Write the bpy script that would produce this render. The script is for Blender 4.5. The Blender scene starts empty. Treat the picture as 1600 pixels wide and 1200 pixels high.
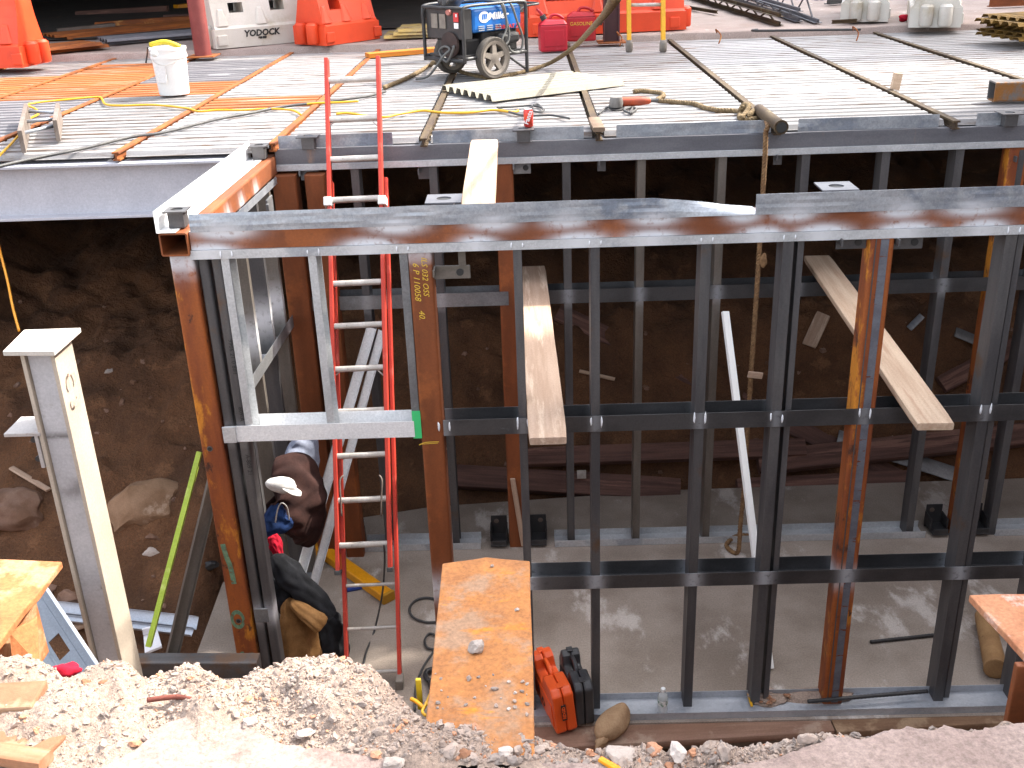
import bpy, math, random
import numpy as np
from mathutils import Vector, Matrix, noise
rnd = random.Random(7)
scene = bpy.context.scene
col = scene.collection

# ------------------------------------------------------------------ camera
F_PX = 1658.0
CAM = np.array([0.0, 0.0, 4.65])
_D = np.array([140.0, 3800.0, F_PX]); _D /= np.linalg.norm(_D)
_x = 12.0; _y = -(_D[0]*_x + _D[2]*F_PX)/_D[1]
_Y = np.array([_x, _y, F_PX]); _Y /= np.linalg.norm(_Y)
ROT = np.stack([np.cross(_Y, -_D), _Y, -_D])          # world from camera (x right, y down, z forward)
cam = bpy.data.objects.new('camera', bpy.data.cameras.new('camera'))
col.objects.link(cam); scene.camera = cam
cam.data.sensor_width = 36.0; cam.data.lens = F_PX*36/1600
cam.data.clip_start = 0.05; cam.data.clip_end = 500
m = Matrix.Identity(4)
for i in range(3):
    m[i][0] = ROT[i][0]; m[i][1] = -ROT[i][1]; m[i][2] = -ROT[i][2]; m[i][3] = CAM[i]
cam.matrix_world = m

# ------------------------------------------------------------------ sky, sun, exposure
SUN = Vector((1.0, 0.44, 1.12)).normalized()
world = bpy.data.worlds.new('World'); scene.world = world; world.use_nodes = True
wn = world.node_tree.nodes; bg = wn['Background']
sky = wn.new('ShaderNodeTexSky'); sky.sky_type = 'NISHITA'; sky.sun_disc = False
sky.sun_elevation = math.asin(SUN.z); sky.sun_rotation = math.atan2(SUN.x, SUN.y)
sky.air_density = 1.0; sky.dust_density = 4.0; sky.ozone_density = 1.0
hs = wn.new('ShaderNodeHueSaturation'); hs.inputs['Saturation'].default_value = 0.35   # hazy, whitish sky
world.node_tree.links.new(sky.outputs[0], hs.inputs['Color']); world.node_tree.links.new(hs.outputs[0], bg.inputs[0]); bg.inputs[1].default_value = 0.15
sun = bpy.data.objects.new('sun', bpy.data.lights.new('sun', 'SUN')); col.objects.link(sun)
sun.data.energy = 2.0; sun.data.angle = math.radians(1.5); sun.data.color = (1.0, 0.93, 0.82)
sun.rotation_euler = (-SUN).to_track_quat('-Z', 'Y').to_euler()
scene.view_settings.view_transform = 'Standard'; scene.view_settings.look = 'None'
scene.view_settings.gamma = 1.0; scene.view_settings.exposure = 2.45
scene.view_settings.use_curve_mapping = False

# ------------------------------------------------------------------ helpers
def P(px, py, x=None, y=None, z=None):
    """world point seen at a photograph pixel, on the plane x=, y= or z="""
    d = ROT @ np.array([px-800.0, py-600.0, F_PX])
    if z is not None: t = (z-CAM[2])/d[2]
    elif y is not None: t = (y-CAM[1])/d[1]
    else: t = (x-CAM[0])/d[0]
    return Vector(CAM + d*t)
def PL(px, py, p, n):
    d = Vector(ROT @ np.array([px-800.0, py-600.0, F_PX])); c = Vector(CAM)
    return c + d*((Vector(p)-c).dot(n)/d.dot(n))

def srgb(h):
    h = h.lstrip('#'); v = [int(h[i:i+2], 16)/255 for i in (0, 2, 4)]
    return tuple(((c+0.055)/1.055)**2.4 if c > 0.04045 else c/12.92 for c in v)+(1,)
def lin(r, g, b): return (r, g, b, 1)

class G:
    """collects shapes into one mesh"""
    def __init__(s): s.v = []; s.f = []; s.m = []; s.a = []
    def add(s, v, f, M=None, mi=0):
        n = len(s.v)
        for p in v:
            p = Vector(p); s.v.append(tuple(M @ p) if M is not None else tuple(p))
        for q in f: s.f.append(tuple(i+n for i in q)); s.m.append(mi)
        return s
    def box(s, c, d, M=None, mi=0, taper=1.0):
        x, y, z = d[0]/2, d[1]/2, d[2]/2; cx, cy, cz = c; t = taper
        v = [(cx-x, cy-y, cz-z), (cx+x, cy-y, cz-z), (cx+x, cy+y, cz-z), (cx-x, cy+y, cz-z),
             (cx-x*t, cy-y*t, cz+z), (cx+x*t, cy-y*t, cz+z), (cx+x*t, cy+y*t, cz+z), (cx-x*t, cy+y*t, cz+z)]
        return s.add(v, [(3, 2, 1, 0), (4, 5, 6, 7), (0, 1, 5, 4), (1, 2, 6, 5), (2, 3, 7, 6), (3, 0, 4, 7)], M, mi)
    def prism(s, prof, L, M=None, nseg=1, mi=0):
        """profile (y,z) swept along local x from 0 to L, closed"""
        n = len(prof); v = []; f = []
        for i in range(nseg+1):
            for (a, b) in prof: v.append((L*i/nseg, a, b))
        for i in range(nseg):
            for k in range(n):
                k2 = (k+1) % n
                f.append((i*n+k, (i+1)*n+k, (i+1)*n+k2, i*n+k2))
        f.append(tuple(range(n))); f.append(tuple(nseg*n+k for k in reversed(range(n))))
        return s.add(v, f, M, mi)
    def lathe(s, prof, seg=20, M=None, mi=0):
        """profile (r,z) about local z"""
        v = []; f = []; n = len(prof)
        for i in range(seg):
            a = 2*math.pi*i/seg
            for (r, z) in prof: v.append((r*math.cos(a), r*math.sin(a), z))
        for i in range(seg):
            j = (i+1) % seg
            for k in range(n-1): f.append((i*n+k, j*n+k, j*n+k+1, i*n+k+1))
        f.append(tuple(i*n for i in reversed(range(seg)))); f.append(tuple(i*n+n-1 for i in range(seg)))
        return s.add(v, f, M, mi)
    def tube(s, pts, r, sides=6, sub=6, mi=0, smooth=True, rfun=None):
        pts = [Vector(p) for p in pts]
        path = spline(pts, sub) if smooth and len(pts) > 2 else pts
        n = len(path); v = []; f = []; up = Vector((0.13, 0.07, 1)).normalized()
        for i, p in enumerate(path):
            t = (path[min(i+1, n-1)]-path[max(i-1, 0)])
            t = t.normalized() if t.length > 1e-9 else Vector((1, 0, 0))
            a = up.cross(t)
            if a.length < 1e-3: a = Vector((1, 0, 0)).cross(t)
            a.normalize(); b = t.cross(a); up = b
            rr = r if rfun is None else r*rfun(i/(n-1))
            for k in range(sides):
                w = 2*math.pi*k/sides; v.append(p+a*(rr*math.cos(w))+b*(rr*math.sin(w)))
        for i in range(n-1):
            for k in range(sides):
                k2 = (k+1) % sides; f.append((i*sides+k, i*sides+k2, (i+1)*sides+k2, (i+1)*sides+k))
        f.append(tuple(reversed(range(sides)))); f.append(tuple((n-1)*sides+k for k in range(sides)))
        return s.add(v, f, None, mi)
    def blob(s, c, r, seed=0, rough=0.25, M=None, sub=1, mi=0, freq=1.3, cuts=0):
        v, f = ICO[sub]
        rr = random.Random(seed*17+3); pl = [(Vector((rr.gauss(0, 1), rr.gauss(0, 1), rr.gauss(0, 1))).normalized(), rr.uniform(0.55, 0.85)) for _ in range(cuts)]
        if cuts:
            nv = []
            for p in v:
                p = Vector(p)
                for n_, d_ in pl:
                    e_ = p.dot(n_)-d_
                    if e_ > 0: p = p-n_*e_
                nv.append(tuple(p))
            v = nv
        o = Vector((seed*3.7, seed*1.9, seed*5.1)); out = []
        for p in v:
            k = 1+rough*noise.noise(Vector(p)*freq+o)*1.6
            out.append((c[0]+p[0]*r[0]*k, c[1]+p[1]*r[1]*k, c[2]+p[2]*r[2]*k))
        return s.add(out, f, M, mi)

def spline(pts, sub):
    out = []; n = len(pts)
    for i in range(n-1):
        p0, p1, p2, p3 = pts[max(i-1, 0)], pts[i], pts[i+1], pts[min(i+2, n-1)]
        for k in range(sub):
            t = k/sub
            out.append(0.5*((2*p1)+(p2-p0)*t+(2*p0-5*p1+4*p2-p3)*t*t+(3*p1-p0-3*p2+p3)*t**3))
    out.append(pts[-1]); return out

def _ico():
    import bmesh
    d = {}
    for s in (1, 2, 3, 4):
        b = bmesh.new(); bmesh.ops.create_icosphere(b, subdivisions=s, radius=1)
        d[s-1] = ([tuple(v.co) for v in b.verts], [tuple(v.index for v in f.verts) for f in b.faces]); b.free()
    return d
ICO = _ico()

def thing(name, label, cat, loc=(0, 0, 0), group=None):
    o = bpy.data.objects.new(name, None); o.empty_display_size = 0.1; col.objects.link(o)
    o.location = loc; o['label'] = label; o['category'] = cat
    if group: o['group'] = group
    return o
def tag(o, label, cat, group=None):
    o['label'] = label; o['category'] = cat
    if group: o['group'] = group
    return o
def worldloc(o):
    v = Vector((0, 0, 0))
    M = Matrix.Identity(4)
    while o is not None: M = o.matrix_basis @ M; o = o.parent
    return M
def obj(name, g, mat, root=None, M=None, smooth=False, bevel=0, kind=None, attr=None, data=None, auto=None):
    """link g as one mesh object; M places it in the world"""
    me = data
    if me is None:
        me = bpy.data.meshes.new(name); me.from_pydata(g.v, [], g.f)
        mats = mat if isinstance(mat, (list, tuple)) else [mat]
        for k in mats: me.materials.append(k)
        if len(mats) > 1: me.polygons.foreach_set('material_index', g.m)
        if smooth: me.polygons.foreach_set('use_smooth', [True]*len(me.polygons))
        if attr is not None:
            at = me.attributes.new('spray', 'FLOAT', 'POINT')
            at.data.foreach_set('value', [attr(*p) for p in g.v])
        if auto: me.set_sharp_from_angle(angle=math.radians(auto))
        me.update()
    o = bpy.data.objects.new(name, me); col.objects.link(o)
    M = Matrix.Identity(4) if M is None else M
    if root is not None:
        o.parent = root; o.matrix_basis = worldloc(root).inverted() @ M
    else: o.matrix_basis = M
    if bevel:
        b = o.modifiers.new('bevel', 'BEVEL'); b.width = bevel; b.segments = 2; b.limit_method = 'ANGLE'; b.angle_limit = math.radians(40)
    if kind: o['kind'] = kind
    return o
def frame(p0, p1, up=(0, 0, 1)):
    p0, p1 = Vector(p0), Vector(p1); X = (p1-p0).normalized(); up = Vector(up)
    Y = up.cross(X)
    if Y.length < 1e-4: Y = Vector((0, 1, 0)).cross(X)
    Y.normalize(); Z = X.cross(Y)
    M = Matrix.Identity(4)
    for i in range(3): M[i][0] = X[i]; M[i][1] = Y[i]; M[i][2] = Z[i]; M[i][3] = p0[i]
    return M, (p1-p0).length
def sweep(name, prof, p0, p1, mat, root=None, up=(0, 0, 1), nseg=1, bevel=0, attr=None, kind=None, smooth=False):
    M, L = frame(p0, p1, up)
    g = G(); g.prism(prof, L, None, nseg)
    return obj(name, g, mat, root, M, bevel=bevel, attr=attr, kind=kind, smooth=smooth)
# profiles (y, z)
def rect(w, h): return [(-w/2, -h/2), (w/2, -h/2), (w/2, h/2), (-w/2, h/2)]
def rrect(w, h, r, n=3):
    out = []
    for (cx, cy, a0) in ((w/2-r, -h/2+r, -90), (w/2-r, h/2-r, 0), (-w/2+r, h/2-r, 90), (-w/2+r, -h/2+r, 180)):
        for k in range(n+1):
            a = math.radians(a0+90*k/n); out.append((cx+r*math.cos(a), cy+r*math.sin(a)))
    return out
def drect(w, h, n):
    """rectangle with its sides subdivided"""
    p = []
    for k in range(n): p.append((-w/2+w*k/n, -h/2))
    for k in range(n): p.append((w/2, -h/2+h*k/n))
    for k in range(n): p.append((w/2-w*k/n, h/2))
    for k in range(n): p.append((-w/2, h/2-h*k/n))
    return p
def chan(w, f, t):
    """U open towards +z, web on the bottom, width w along y, flanges f high"""
    return [(-w/2, 0), (w/2, 0), (w/2, f), (w/2-t, f), (w/2-t, t), (-w/2+t, t), (-w/2+t, f), (-w/2, f)]
def ibeam(h, b, tf, tw):
    return [(-b/2, -h), (b/2, -h), (b/2, -h+tf), (tw/2, -h+tf), (tw/2, -tf), (b/2, -tf), (b/2, 0), (-b/2, 0), (-b/2, -tf), (-tw/2, -tf), (-tw/2, -h+tf), (-b/2, -h+tf)]
def angle(a, b, t): return [(0, 0), (a, 0), (a, t), (t, t), (t, b), (0, b)]
def rotz(a): return Matrix.Rotation(a, 4, 'Z')
def T(x, y, z): return Matrix.Translation((x, y, z))
def text(name, s, size, M, mat, root=None, depth=0.001, shear=0, bold=0.0):
    c = bpy.data.curves.new(name, 'FONT'); c.body = s; c.size = size; c.extrude = depth; c.shear = shear
    c.align_x = 'CENTER'; c.align_y = 'CENTER'; c.resolution_u = 2; c.offset = bold
    t = bpy.data.objects.new('tmp', c); col.objects.link(t)
    bpy.context.view_layer.update()
    me = bpy.data.meshes.new_from_object(t.evaluated_get(bpy.context.evaluated_depsgraph_get()))
    bpy.data.objects.remove(t); bpy.data.curves.remove(c)
    me.name = name; me.materials.clear(); me.materials.append(mat)
    return obj(name, None, mat, root, M, data=me)
def basis(o, X, Y):
    X = Vector(X).normalized(); Z = X.cross(Vector(Y)).normalized(); Y = Z.cross(X)
    M = Matrix.Identity(4)
    for i in range(3): M[i][0] = X[i]; M[i][1] = Y[i]; M[i][2] = Z[i]; M[i][3] = o[i]
    return M

# ------------------------------------------------------------------ materials
def mat(name, c1, c2=None, scale=4, stretch=(1, 1, 1), rough=0.7, metal=0.0, bump=0.0, bscale=30, c3=None, s3=1.5, t3=0.55, w3=0.1,
        st3=(1, 1, 1), c4=None, s4=9, t4=0.62, w4=0.06, st4=(1, 1, 1), rnd_amt=0.0, spray=None, voro=0.0, rvar=0.15, spec=0.5, trans=0.0, bdist=0.004, grain=0.12):
    m = bpy.data.materials.new(name); m.use_nodes = True
    nt = m.node_tree; N = nt.nodes; Lk = nt.links.new; b = N['Principled BSDF']
    tc = N.new('ShaderNodeTexCoord')
    def mapped(st):
        mp = N.new('ShaderNodeMapping'); mp.inputs['Scale'].default_value = st
        if rnd_amt:
            oi = N.new('ShaderNodeObjectInfo'); mu = N.new('ShaderNodeMath'); mu.operation = 'MULTIPLY'; mu.inputs[1].default_value = 37.0
            Lk(oi.outputs['Random'], mu.inputs[0]); Lk(mu.outputs[0], mp.inputs['Location'])
        Lk(tc.outputs['Object'], mp.inputs['Vector']); return mp.outputs[0]
    def nz(sc, st, det=6, ro=0.6):
        n = N.new('ShaderNodeTexNoise'); n.inputs['Scale'].default_value = sc; n.inputs['Detail'].default_value = det
        n.inputs['Roughness'].default_value = ro; Lk(mapped(st), n.inputs['Vector']); return n.outputs['Fac']
    def mix(f, a, bb):
        x = N.new('ShaderNodeMix'); x.data_type = 'RGBA'
        if isinstance(f, float): x.inputs[0].default_value = f
        else: Lk(f, x.inputs[0])
        for s, v in ((6, a), (7, bb)):
            if isinstance(v, tuple): x.inputs[s].default_value = v
            else: Lk(v, x.inputs[s])
        return x.outputs[2]
    def ramp(f, a, bb):
        r = N.new('ShaderNodeMapRange'); r.inputs[1].default_value = a; r.inputs[2].default_value = bb; r.interpolation_type = 'SMOOTHSTEP'
        Lk(f, r.inputs[0]); return r.outputs[0]
    c = c1
    if c2 is not None: c = mix(ramp(nz(scale, stretch), 0.32, 0.68), c1, c2)
    if c3 is not None: c = mix(ramp(nz(s3, st3, 7, 0.65), t3, t3+w3), c, c3)
    if c4 is not None: c = mix(ramp(nz(s4, st4, 7, 0.7), t4, t4+w4), c, c4)
    if voro:
        v = N.new('ShaderNodeTexVoronoi'); v.inputs['Scale'].default_value = 70; Lk(mapped((1, 1, 1)), v.inputs['Vector'])
        g = N.new('ShaderNodeHueSaturation'); Lk(c, g.inputs['Color']) if not isinstance(c, tuple) else None
        if isinstance(c, tuple): g.inputs['Color'].default_value = c
        sp = N.new('ShaderNodeSeparateColor'); Lk(v.outputs['Color'], sp.inputs[0])
        r = N.new('ShaderNodeMapRange'); r.inputs[3].default_value = 1-voro; r.inputs[4].default_value = 1+voro
        Lk(sp.outputs[0], r.inputs[0]); Lk(r.outputs[0], g.inputs['Value']); c = g.outputs[0]
    if grain:
        h = N.new('ShaderNodeHueSaturation')
        if isinstance(c, tuple): h.inputs['Color'].default_value = c
        else: Lk(c, h.inputs['Color'])
        r = N.new('ShaderNodeMapRange'); r.inputs[1].default_value = 0.3; r.inputs[2].default_value = 0.7
        r.inputs[3].default_value = 1-grain; r.inputs[4].default_value = 1+grain
        Lk(nz(90, (1, 1, 1), 3, 0.7), r.inputs[0]); Lk(r.outputs[0], h.inputs['Value']); c = h.outputs[0]
    if rnd_amt:
        oi = N.new('ShaderNodeObjectInfo'); h = N.new('ShaderNodeHueSaturation')
        r = N.new('ShaderNodeMapRange'); r.inputs[3].default_value = 1-rnd_amt; r.inputs[4].default_value = 1+rnd_amt
        Lk(oi.outputs['Random'], r.inputs[0]); Lk(r.outputs[0], h.inputs['Value'])
        if isinstance(c, tuple): h.inputs['Color'].default_value = c
        else: Lk(c, h.inputs['Color'])
        c = h.outputs[0]
    sf = None
    if spray is not None:
        at = N.new('ShaderNodeAttribute'); at.attribute_name = 'spray'
        mu = N.new('ShaderNodeMath'); mu.operation = 'MULTIPLY'; Lk(at.outputs['Fac'], mu.inputs[0])
        Lk(ramp(nz(26, (1, 1, 1), 3), 0.15, 0.5), mu.inputs[1]); sf = mu.outputs[0]
        c = mix(sf, c, spray)
    if isinstance(c, tuple): b.inputs['Base Color'].default_value = c
    else: Lk(c, b.inputs['Base Color'])
    b.inputs['Metallic'].default_value = metal
    if sf is not None and metal > 0:
        iv = N.new('ShaderNodeMapRange'); iv.inputs[3].default_value = metal; iv.inputs[4].default_value = 0.1
        Lk(sf, iv.inputs[0]); Lk(iv.outputs[0], b.inputs['Metallic'])
    b.inputs['Specular IOR Level'].default_value = spec
    if rvar:
        r = N.new('ShaderNodeMapRange'); r.inputs[3].default_value = max(0.02, rough-rvar); r.inputs[4].default_value = min(1, rough+rvar)
        Lk(nz(scale*1.7, stretch, 4), r.inputs[0]); Lk(r.outputs[0], b.inputs['Roughness'])
    else: b.inputs['Roughness'].default_value = rough
    if trans: b.inputs['Transmission Weight'].default_value = trans
    if bump:
        bp = N.new('ShaderNodeBump'); bp.inputs['Strength'].default_value = bump; bp.inputs['Distance'].default_value = bdist
        Lk(nz(bscale, stretch, 8, 0.65), bp.inputs['Height']); Lk(bp.outputs[0], b.inputs['Normal'])
    return m

GALVS_ = None
PRIMER = lin(0.58, 0.59, 0.62)
RUST = mat('rust', srgb('#7a3a16'), srgb('#4a2414'), 7, rough=0.75, bump=0.25, bscale=60, c3=srgb('#a3591c'), s3=3, t3=0.55, c4=srgb('#2c1a18'), s4=8, t4=0.62, spray=PRIMER)
RUSTLONG = mat('rust_streaked', srgb('#96501c'), srgb('#74381a'), 5, (0.35, 2, 2), rough=0.72, bump=0.2, bscale=60, c3=srgb('#c07a22'), s3=3, t3=0.54, st3=(0.8, 2, 2), c4=srgb('#3c2218'), s4=4.5, t4=0.58, w4=0.10, st4=(1, 2, 2), spray=PRIMER)
RUSTRED = mat('rust_red_brown', srgb('#7e431e'), srgb('#6c3817'), 5, (0.5, 2, 2), rough=0.7, bump=0.12, bscale=60, c3=srgb('#8a4c22'), s3=2.5, t3=0.52, spray=PRIMER, c4=srgb('#3f2a24'), s4=4, t4=0.64, w4=0.12, st4=(0.5, 2, 2))
RUSTORANGE = mat('rust_orange', srgb('#b2621c'), srgb('#9a4f18'), 6, rough=0.85, bump=0.35, bscale=45, c3=srgb('#8c6a50'), s3=5, t3=0.52, c4=srgb('#6f6660'), s4=10, t4=0.63, spray=PRIMER)
MILL = mat('mill_steel', lin(0.07, 0.068, 0.072), lin(0.115, 0.11, 0.11), 5, (0.3, 2, 2), rough=0.5, metal=0.35, bump=0.08, bscale=50, c3=lin(0.12, 0.075, 0.05), s3=2, t3=0.6, spray=PRIMER, rnd_amt=0.15)
MILLGREY = mat('grey_mill_beam', lin(0.11, 0.11, 0.125), lin(0.155, 0.155, 0.17), 4, (0.4, 2, 2), rough=0.5, metal=0.3, bump=0.08, c3=lin(0.25, 0.17, 0.13), s3=3, t3=0.62, st3=(2, 1, 0.5), spray=PRIMER)
GALV = mat('galvanised', lin(0.27, 0.295, 0.33), lin(0.40, 0.42, 0.45), 6, (0.7, 1, 1), rough=0.38, metal=0.45, voro=0.1, bump=0.05, c3=lin(0.19, 0.22, 0.27), s3=2.0, t3=0.52, spray=lin(0.5, 0.51, 0.54))
GALVS = mat('galvanised_silver', lin(0.42, 0.435, 0.45), lin(0.54, 0.55, 0.56), 6, (0.5, 1, 1), rough=0.42, metal=0.3, voro=0.06, c3=lin(0.34, 0.36, 0.39), s3=2.5, t3=0.56, spray=lin(0.6, 0.61, 0.63))
GALVD = mat('galvanised_dull', lin(0.16, 0.165, 0.175), lin(0.24, 0.245, 0.25), 5, (0.6, 1, 1), rough=0.45, metal=0.5, voro=0.08, c3=lin(0.30, 0.32, 0.34), s3=4, t3=0.64, w3=0.15, spray=lin(0.45, 0.46, 0.48))
GALVB = mat('galvanised_bright', lin(0.64, 0.65, 0.66), lin(0.74, 0.74, 0.74), 6, (0.5, 1, 1), rough=0.5, metal=0.1, voro=0.05)
GALVDARK = mat('dark_track', lin(0.06, 0.06, 0.063), lin(0.095, 0.094, 0.097), 5, (0.5, 1, 1), rough=0.38, metal=0.6, bump=0.06, c3=lin(0.2, 0.22, 0.25), s3=6, t3=0.66, w3=0.12, st3=(0.6, 1, 1), spray=lin(0.42, 0.44, 0.47))
WELD = mat('weld_spray', lin(0.88, 0.90, 0.93), lin(0.7, 0.73, 0.78), 30, rough=0.6, metal=0.1)
DECK = mat('deck_zinc', lin(0.205, 0.195, 0.193), lin(0.30, 0.29, 0.287), 2, (0.6, 9, 1), rough=0.55, metal=0.15, c3=lin(0.125, 0.092, 0.075), s3=1.8, t3=0.52, w3=0.12, st3=(0.9, 12, 2), c4=lin(0.15, 0.085, 0.05), s4=2.4, t4=0.60, w4=0.08, st4=(0.7, 11, 2), rnd_amt=0.16)
DECKGREY = mat('deck_grey', lin(0.10, 0.097, 0.108), lin(0.16, 0.153, 0.16), 2, (0.6, 3, 1), rough=0.6, metal=0.1, c3=lin(0.5, 0.5, 0.5), s3=2, t3=0.6, st3=(0.8, 7, 2), rnd_amt=0.1)
DECKRUST = mat('deck_rust', srgb('#9a5a28'), srgb('#84481e'), 2.5, (0.5, 6, 1), rough=0.75, c3=srgb('#a08c78'), s3=1.8, t3=0.56, w3=0.12, st3=(0.6, 8, 2), rnd_amt=0.12)
PALEYEL = mat('pale_sheet', srgb('#b79a52'), srgb('#8d8064'), 4, rough=0.7, c3=srgb('#7a5a35'), s3=5)
JRUST = mat('joist_rust', srgb('#98561f'), srgb('#6e3a18'), 6, (0.4, 2, 2), rough=0.8, bump=0.2, c3=srgb('#b07c44'), s3=4, t3=0.6)
JOLIVE = mat('joist_olive', srgb('#53432a'), srgb('#3c2c1e'), 6, (0.4, 2, 2), rough=0.8, bump=0.2, c3=srgb('#6c6448'), s3=4, t3=0.58)
GREYPAINT = mat('grey_paint', lin(0.42, 0.42, 0.46), lin(0.47, 0.47, 0.51), 3, rough=0.6, bump=0.05, c3=lin(0.34, 0.33, 0.34), s3=1.2, t3=0.6, c4=lin(0.2, 0.18, 0.17), s4=40, t4=0.76)
COLWEB = mat('column_shade_grey', lin(0.38, 0.37, 0.38), lin(0.46, 0.45, 0.46), 4, rough=0.65, bump=0.15, c3=lin(0.22, 0.20, 0.18), s3=3, t3=0.60, c4=lin(0.08, 0.07, 0.06), s4=7, t4=0.70, w4=0.04, spray=lin(0.10, 0.09, 0.085))  # base grey paints the shade on the white column's web
COLWHITE = mat('column_sun_cream', lin(0.45, 0.385, 0.31), lin(0.38, 0.32, 0.26), 4, rough=0.65, bump=0.12, c3=lin(0.48, 0.40, 0.32), s3=3, t3=0.60, c4=lin(0.3, 0.2, 0.13), s4=9, t4=0.72, w4=0.03)  # cream puts the sunlight on the white column's flanges into the colour
CONC = mat('concrete_slab', lin(0.215, 0.172, 0.138), lin(0.335, 0.28, 0.235), 1.3, rough=0.85, bump=0.25, bscale=70, c3=lin(0.50, 0.45, 0.41), s3=1.1, t3=0.555, w3=0.09, st3=(1.5, 0.8, 1), c4=lin(0.10, 0.07, 0.05), s4=16, t4=0.70, w4=0.03, grain=0.22)
CONCWARM = mat('concrete_old', lin(0.27, 0.21, 0.185), lin(0.34, 0.27, 0.24), 2.2, rough=0.9, bump=0.4, bscale=60, c3=lin(0.28, 0.21, 0.18), s3=1.2, t3=0.55, c4=lin(0.52, 0.45, 0.41), s4=6, t4=0.62, grain=0.25)
PAVE = mat('broken_pavement', lin(0.25, 0.18, 0.155), lin(0.30, 0.225, 0.195), 4, rough=0.95, bump=0.5, bscale=120, c3=lin(0.21, 0.15, 0.13), s3=9, t3=0.55, c4=lin(0.14, 0.10, 0.085), s4=60, t4=0.72, grain=0.3, bdist=0.006)
RUBBLE = mat('rubble_dust', lin(0.28, 0.205, 0.16), lin(0.34, 0.26, 0.21), 9, rough=0.95, bump=0.9, bscale=70, c3=lin(0.30, 0.22, 0.17), s3=6, t3=0.56, c4=lin(0.42, 0.24, 0.14), s4=12, t4=0.68, grain=0.3, bdist=0.012)
SOIL = mat('soil', srgb('#6a482e'), srgb('#513622'), 2.2, rough=0.97, bump=0.9, bscale=14, c3=srgb('#765338'), s3=3.5, t3=0.56, c4=srgb('#8a745e'), s4=30, t4=0.74, w4=0.03, grain=0.35, bdist=0.05)
STONE = mat('stone', lin(0.34, 0.285, 0.25), lin(0.42, 0.36, 0.32), 8, rough=0.9, bump=0.5, bscale=40, c3=lin(0.33, 0.26, 0.22), s3=7, t3=0.58, rnd_amt=0.25)
STONEB = mat('brown_stone', srgb('#84695a'), srgb('#6a4d3a'), 5, rough=0.9, bump=0.5, bscale=30, c3=srgb('#8d7566'), s3=4, t3=0.55, rnd_amt=0.15)
GRAVW = mat('gravel_pale', lin(0.35, 0.275, 0.23), lin(0.27, 0.205, 0.168), 14, rough=0.9, c3=lin(0.24, 0.19, 0.16), s3=23, t3=0.60)
GRAVB = mat('gravel_brick', lin(0.46, 0.22, 0.12), lin(0.36, 0.19, 0.12), 9, rough=0.9)
GRAVG = mat('gravel_grey', lin(0.20, 0.16, 0.138), lin(0.28, 0.23, 0.20), 9, rough=0.9)
BRICK = mat('brick', srgb('#8a6248'), srgb('#7a4e36'), 6, rough=0.92, bump=0.5, bscale=50, c3=srgb('#94785f'), s3=5, t3=0.48)
WOOD = mat('plank_wood', srgb('#b39a86'), srgb('#a38873'), 3, (0.5, 9, 9), rough=0.85, bump=0.35, bscale=8, c3=srgb('#c4ad98'), s3=2.5, t3=0.55, st3=(0.5, 5, 5), c4=srgb('#7e6552'), s4=4, t4=0.72, st4=(0.6, 12, 12))
WOODL = mat('plank_wood_pale', srgb('#c2aa92'), srgb('#ad927a'), 3, (0.5, 9, 9), rough=0.85, bump=0.3, bscale=8, c3=srgb('#a98a72'), s3=2.5, t3=0.58, st3=(0.4, 8, 8))
WOODD = mat('timber_dark', srgb('#6a4c42'), srgb('#4d3630'), 3, (0.5, 8, 8), rough=0.9, bump=0.4, bscale=8, c3=srgb('#7d5c50'), s3=2.5, t3=0.55, st3=(0.4, 6, 6), rnd_amt=0.12)
FORM = mat('form_board', srgb('#8d6f5e'), srgb('#7a5a48'), 3, (0.5, 6, 6), rough=0.9, bump=0.3, bscale=8, c3=srgb('#9c8472'), s3=3, t3=0.55, rnd_amt=0.1)
LADR = mat('ladder_red', srgb('#c03c2a'), srgb('#ae3224'), 5, (0.5, 2, 2), rough=0.55, c3=srgb('#c4584a'), s3=4, t3=0.56)
RUNG = mat('rung_alu', lin(0.54, 0.51, 0.475), lin(0.43, 0.395, 0.36), 12, rough=0.5, metal=0.3, c3=lin(0.25, 0.19, 0.15), s3=14, t3=0.64)
WHITEP = mat('white_plastic', lin(0.78, 0.78, 0.76), rough=0.5, rvar=0, grain=0.04)
BARW = mat('barrier_white', lin(0.60, 0.57, 0.52), lin(0.52, 0.49, 0.43), 2, rough=0.55, c3=lin(0.42, 0.37, 0.28), s3=2.5, t3=0.56, w3=0.15, grain=0.06)
BARO = mat('barrier_orange', srgb('#de4a22'), srgb('#cc401c'), 2, rough=0.5, c3=srgb('#b8381a'), s3=2, t3=0.62, w3=0.2, grain=0.05)
BLACKTXT = mat('black_print', lin(0.02, 0.02, 0.02), rough=0.6, rvar=0, grain=0)
WHITETXT = mat('white_print', lin(0.8, 0.8, 0.8), rough=0.6, rvar=0, grain=0)
REDTXT = mat('red_print', lin(0.55, 0.04, 0.04), rough=0.6, rvar=0, grain=0)
YELTXT = mat('yellow_chalk', lin(0.65, 0.42, 0.05), rough=0.9, rvar=0, grain=0)
MAROON = mat('maroon_paint', srgb('#7c3a36'), srgb('#6a2c2a'), 4, rough=0.6, bump=0.1, c3=srgb('#8d5048'), s3=4, t3=0.6)
BLUE = mat('welder_blue', srgb('#1467b4'), srgb('#0f5aa2'), 3, rough=0.35, c3=srgb('#2a78be'), s3=3, t3=0.6, grain=0.03)
BLACK = mat('black_metal', lin(0.018, 0.018, 0.02), lin(0.035, 0.033, 0.033), 6, rough=0.5, c3=lin(0.12, 0.1, 0.09), s3=7, t3=0.64)
TYRE = mat('tyre', lin(0.06, 0.052, 0.045), lin(0.11, 0.095, 0.08), 8, rough=0.85, bump=0.2)
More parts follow.
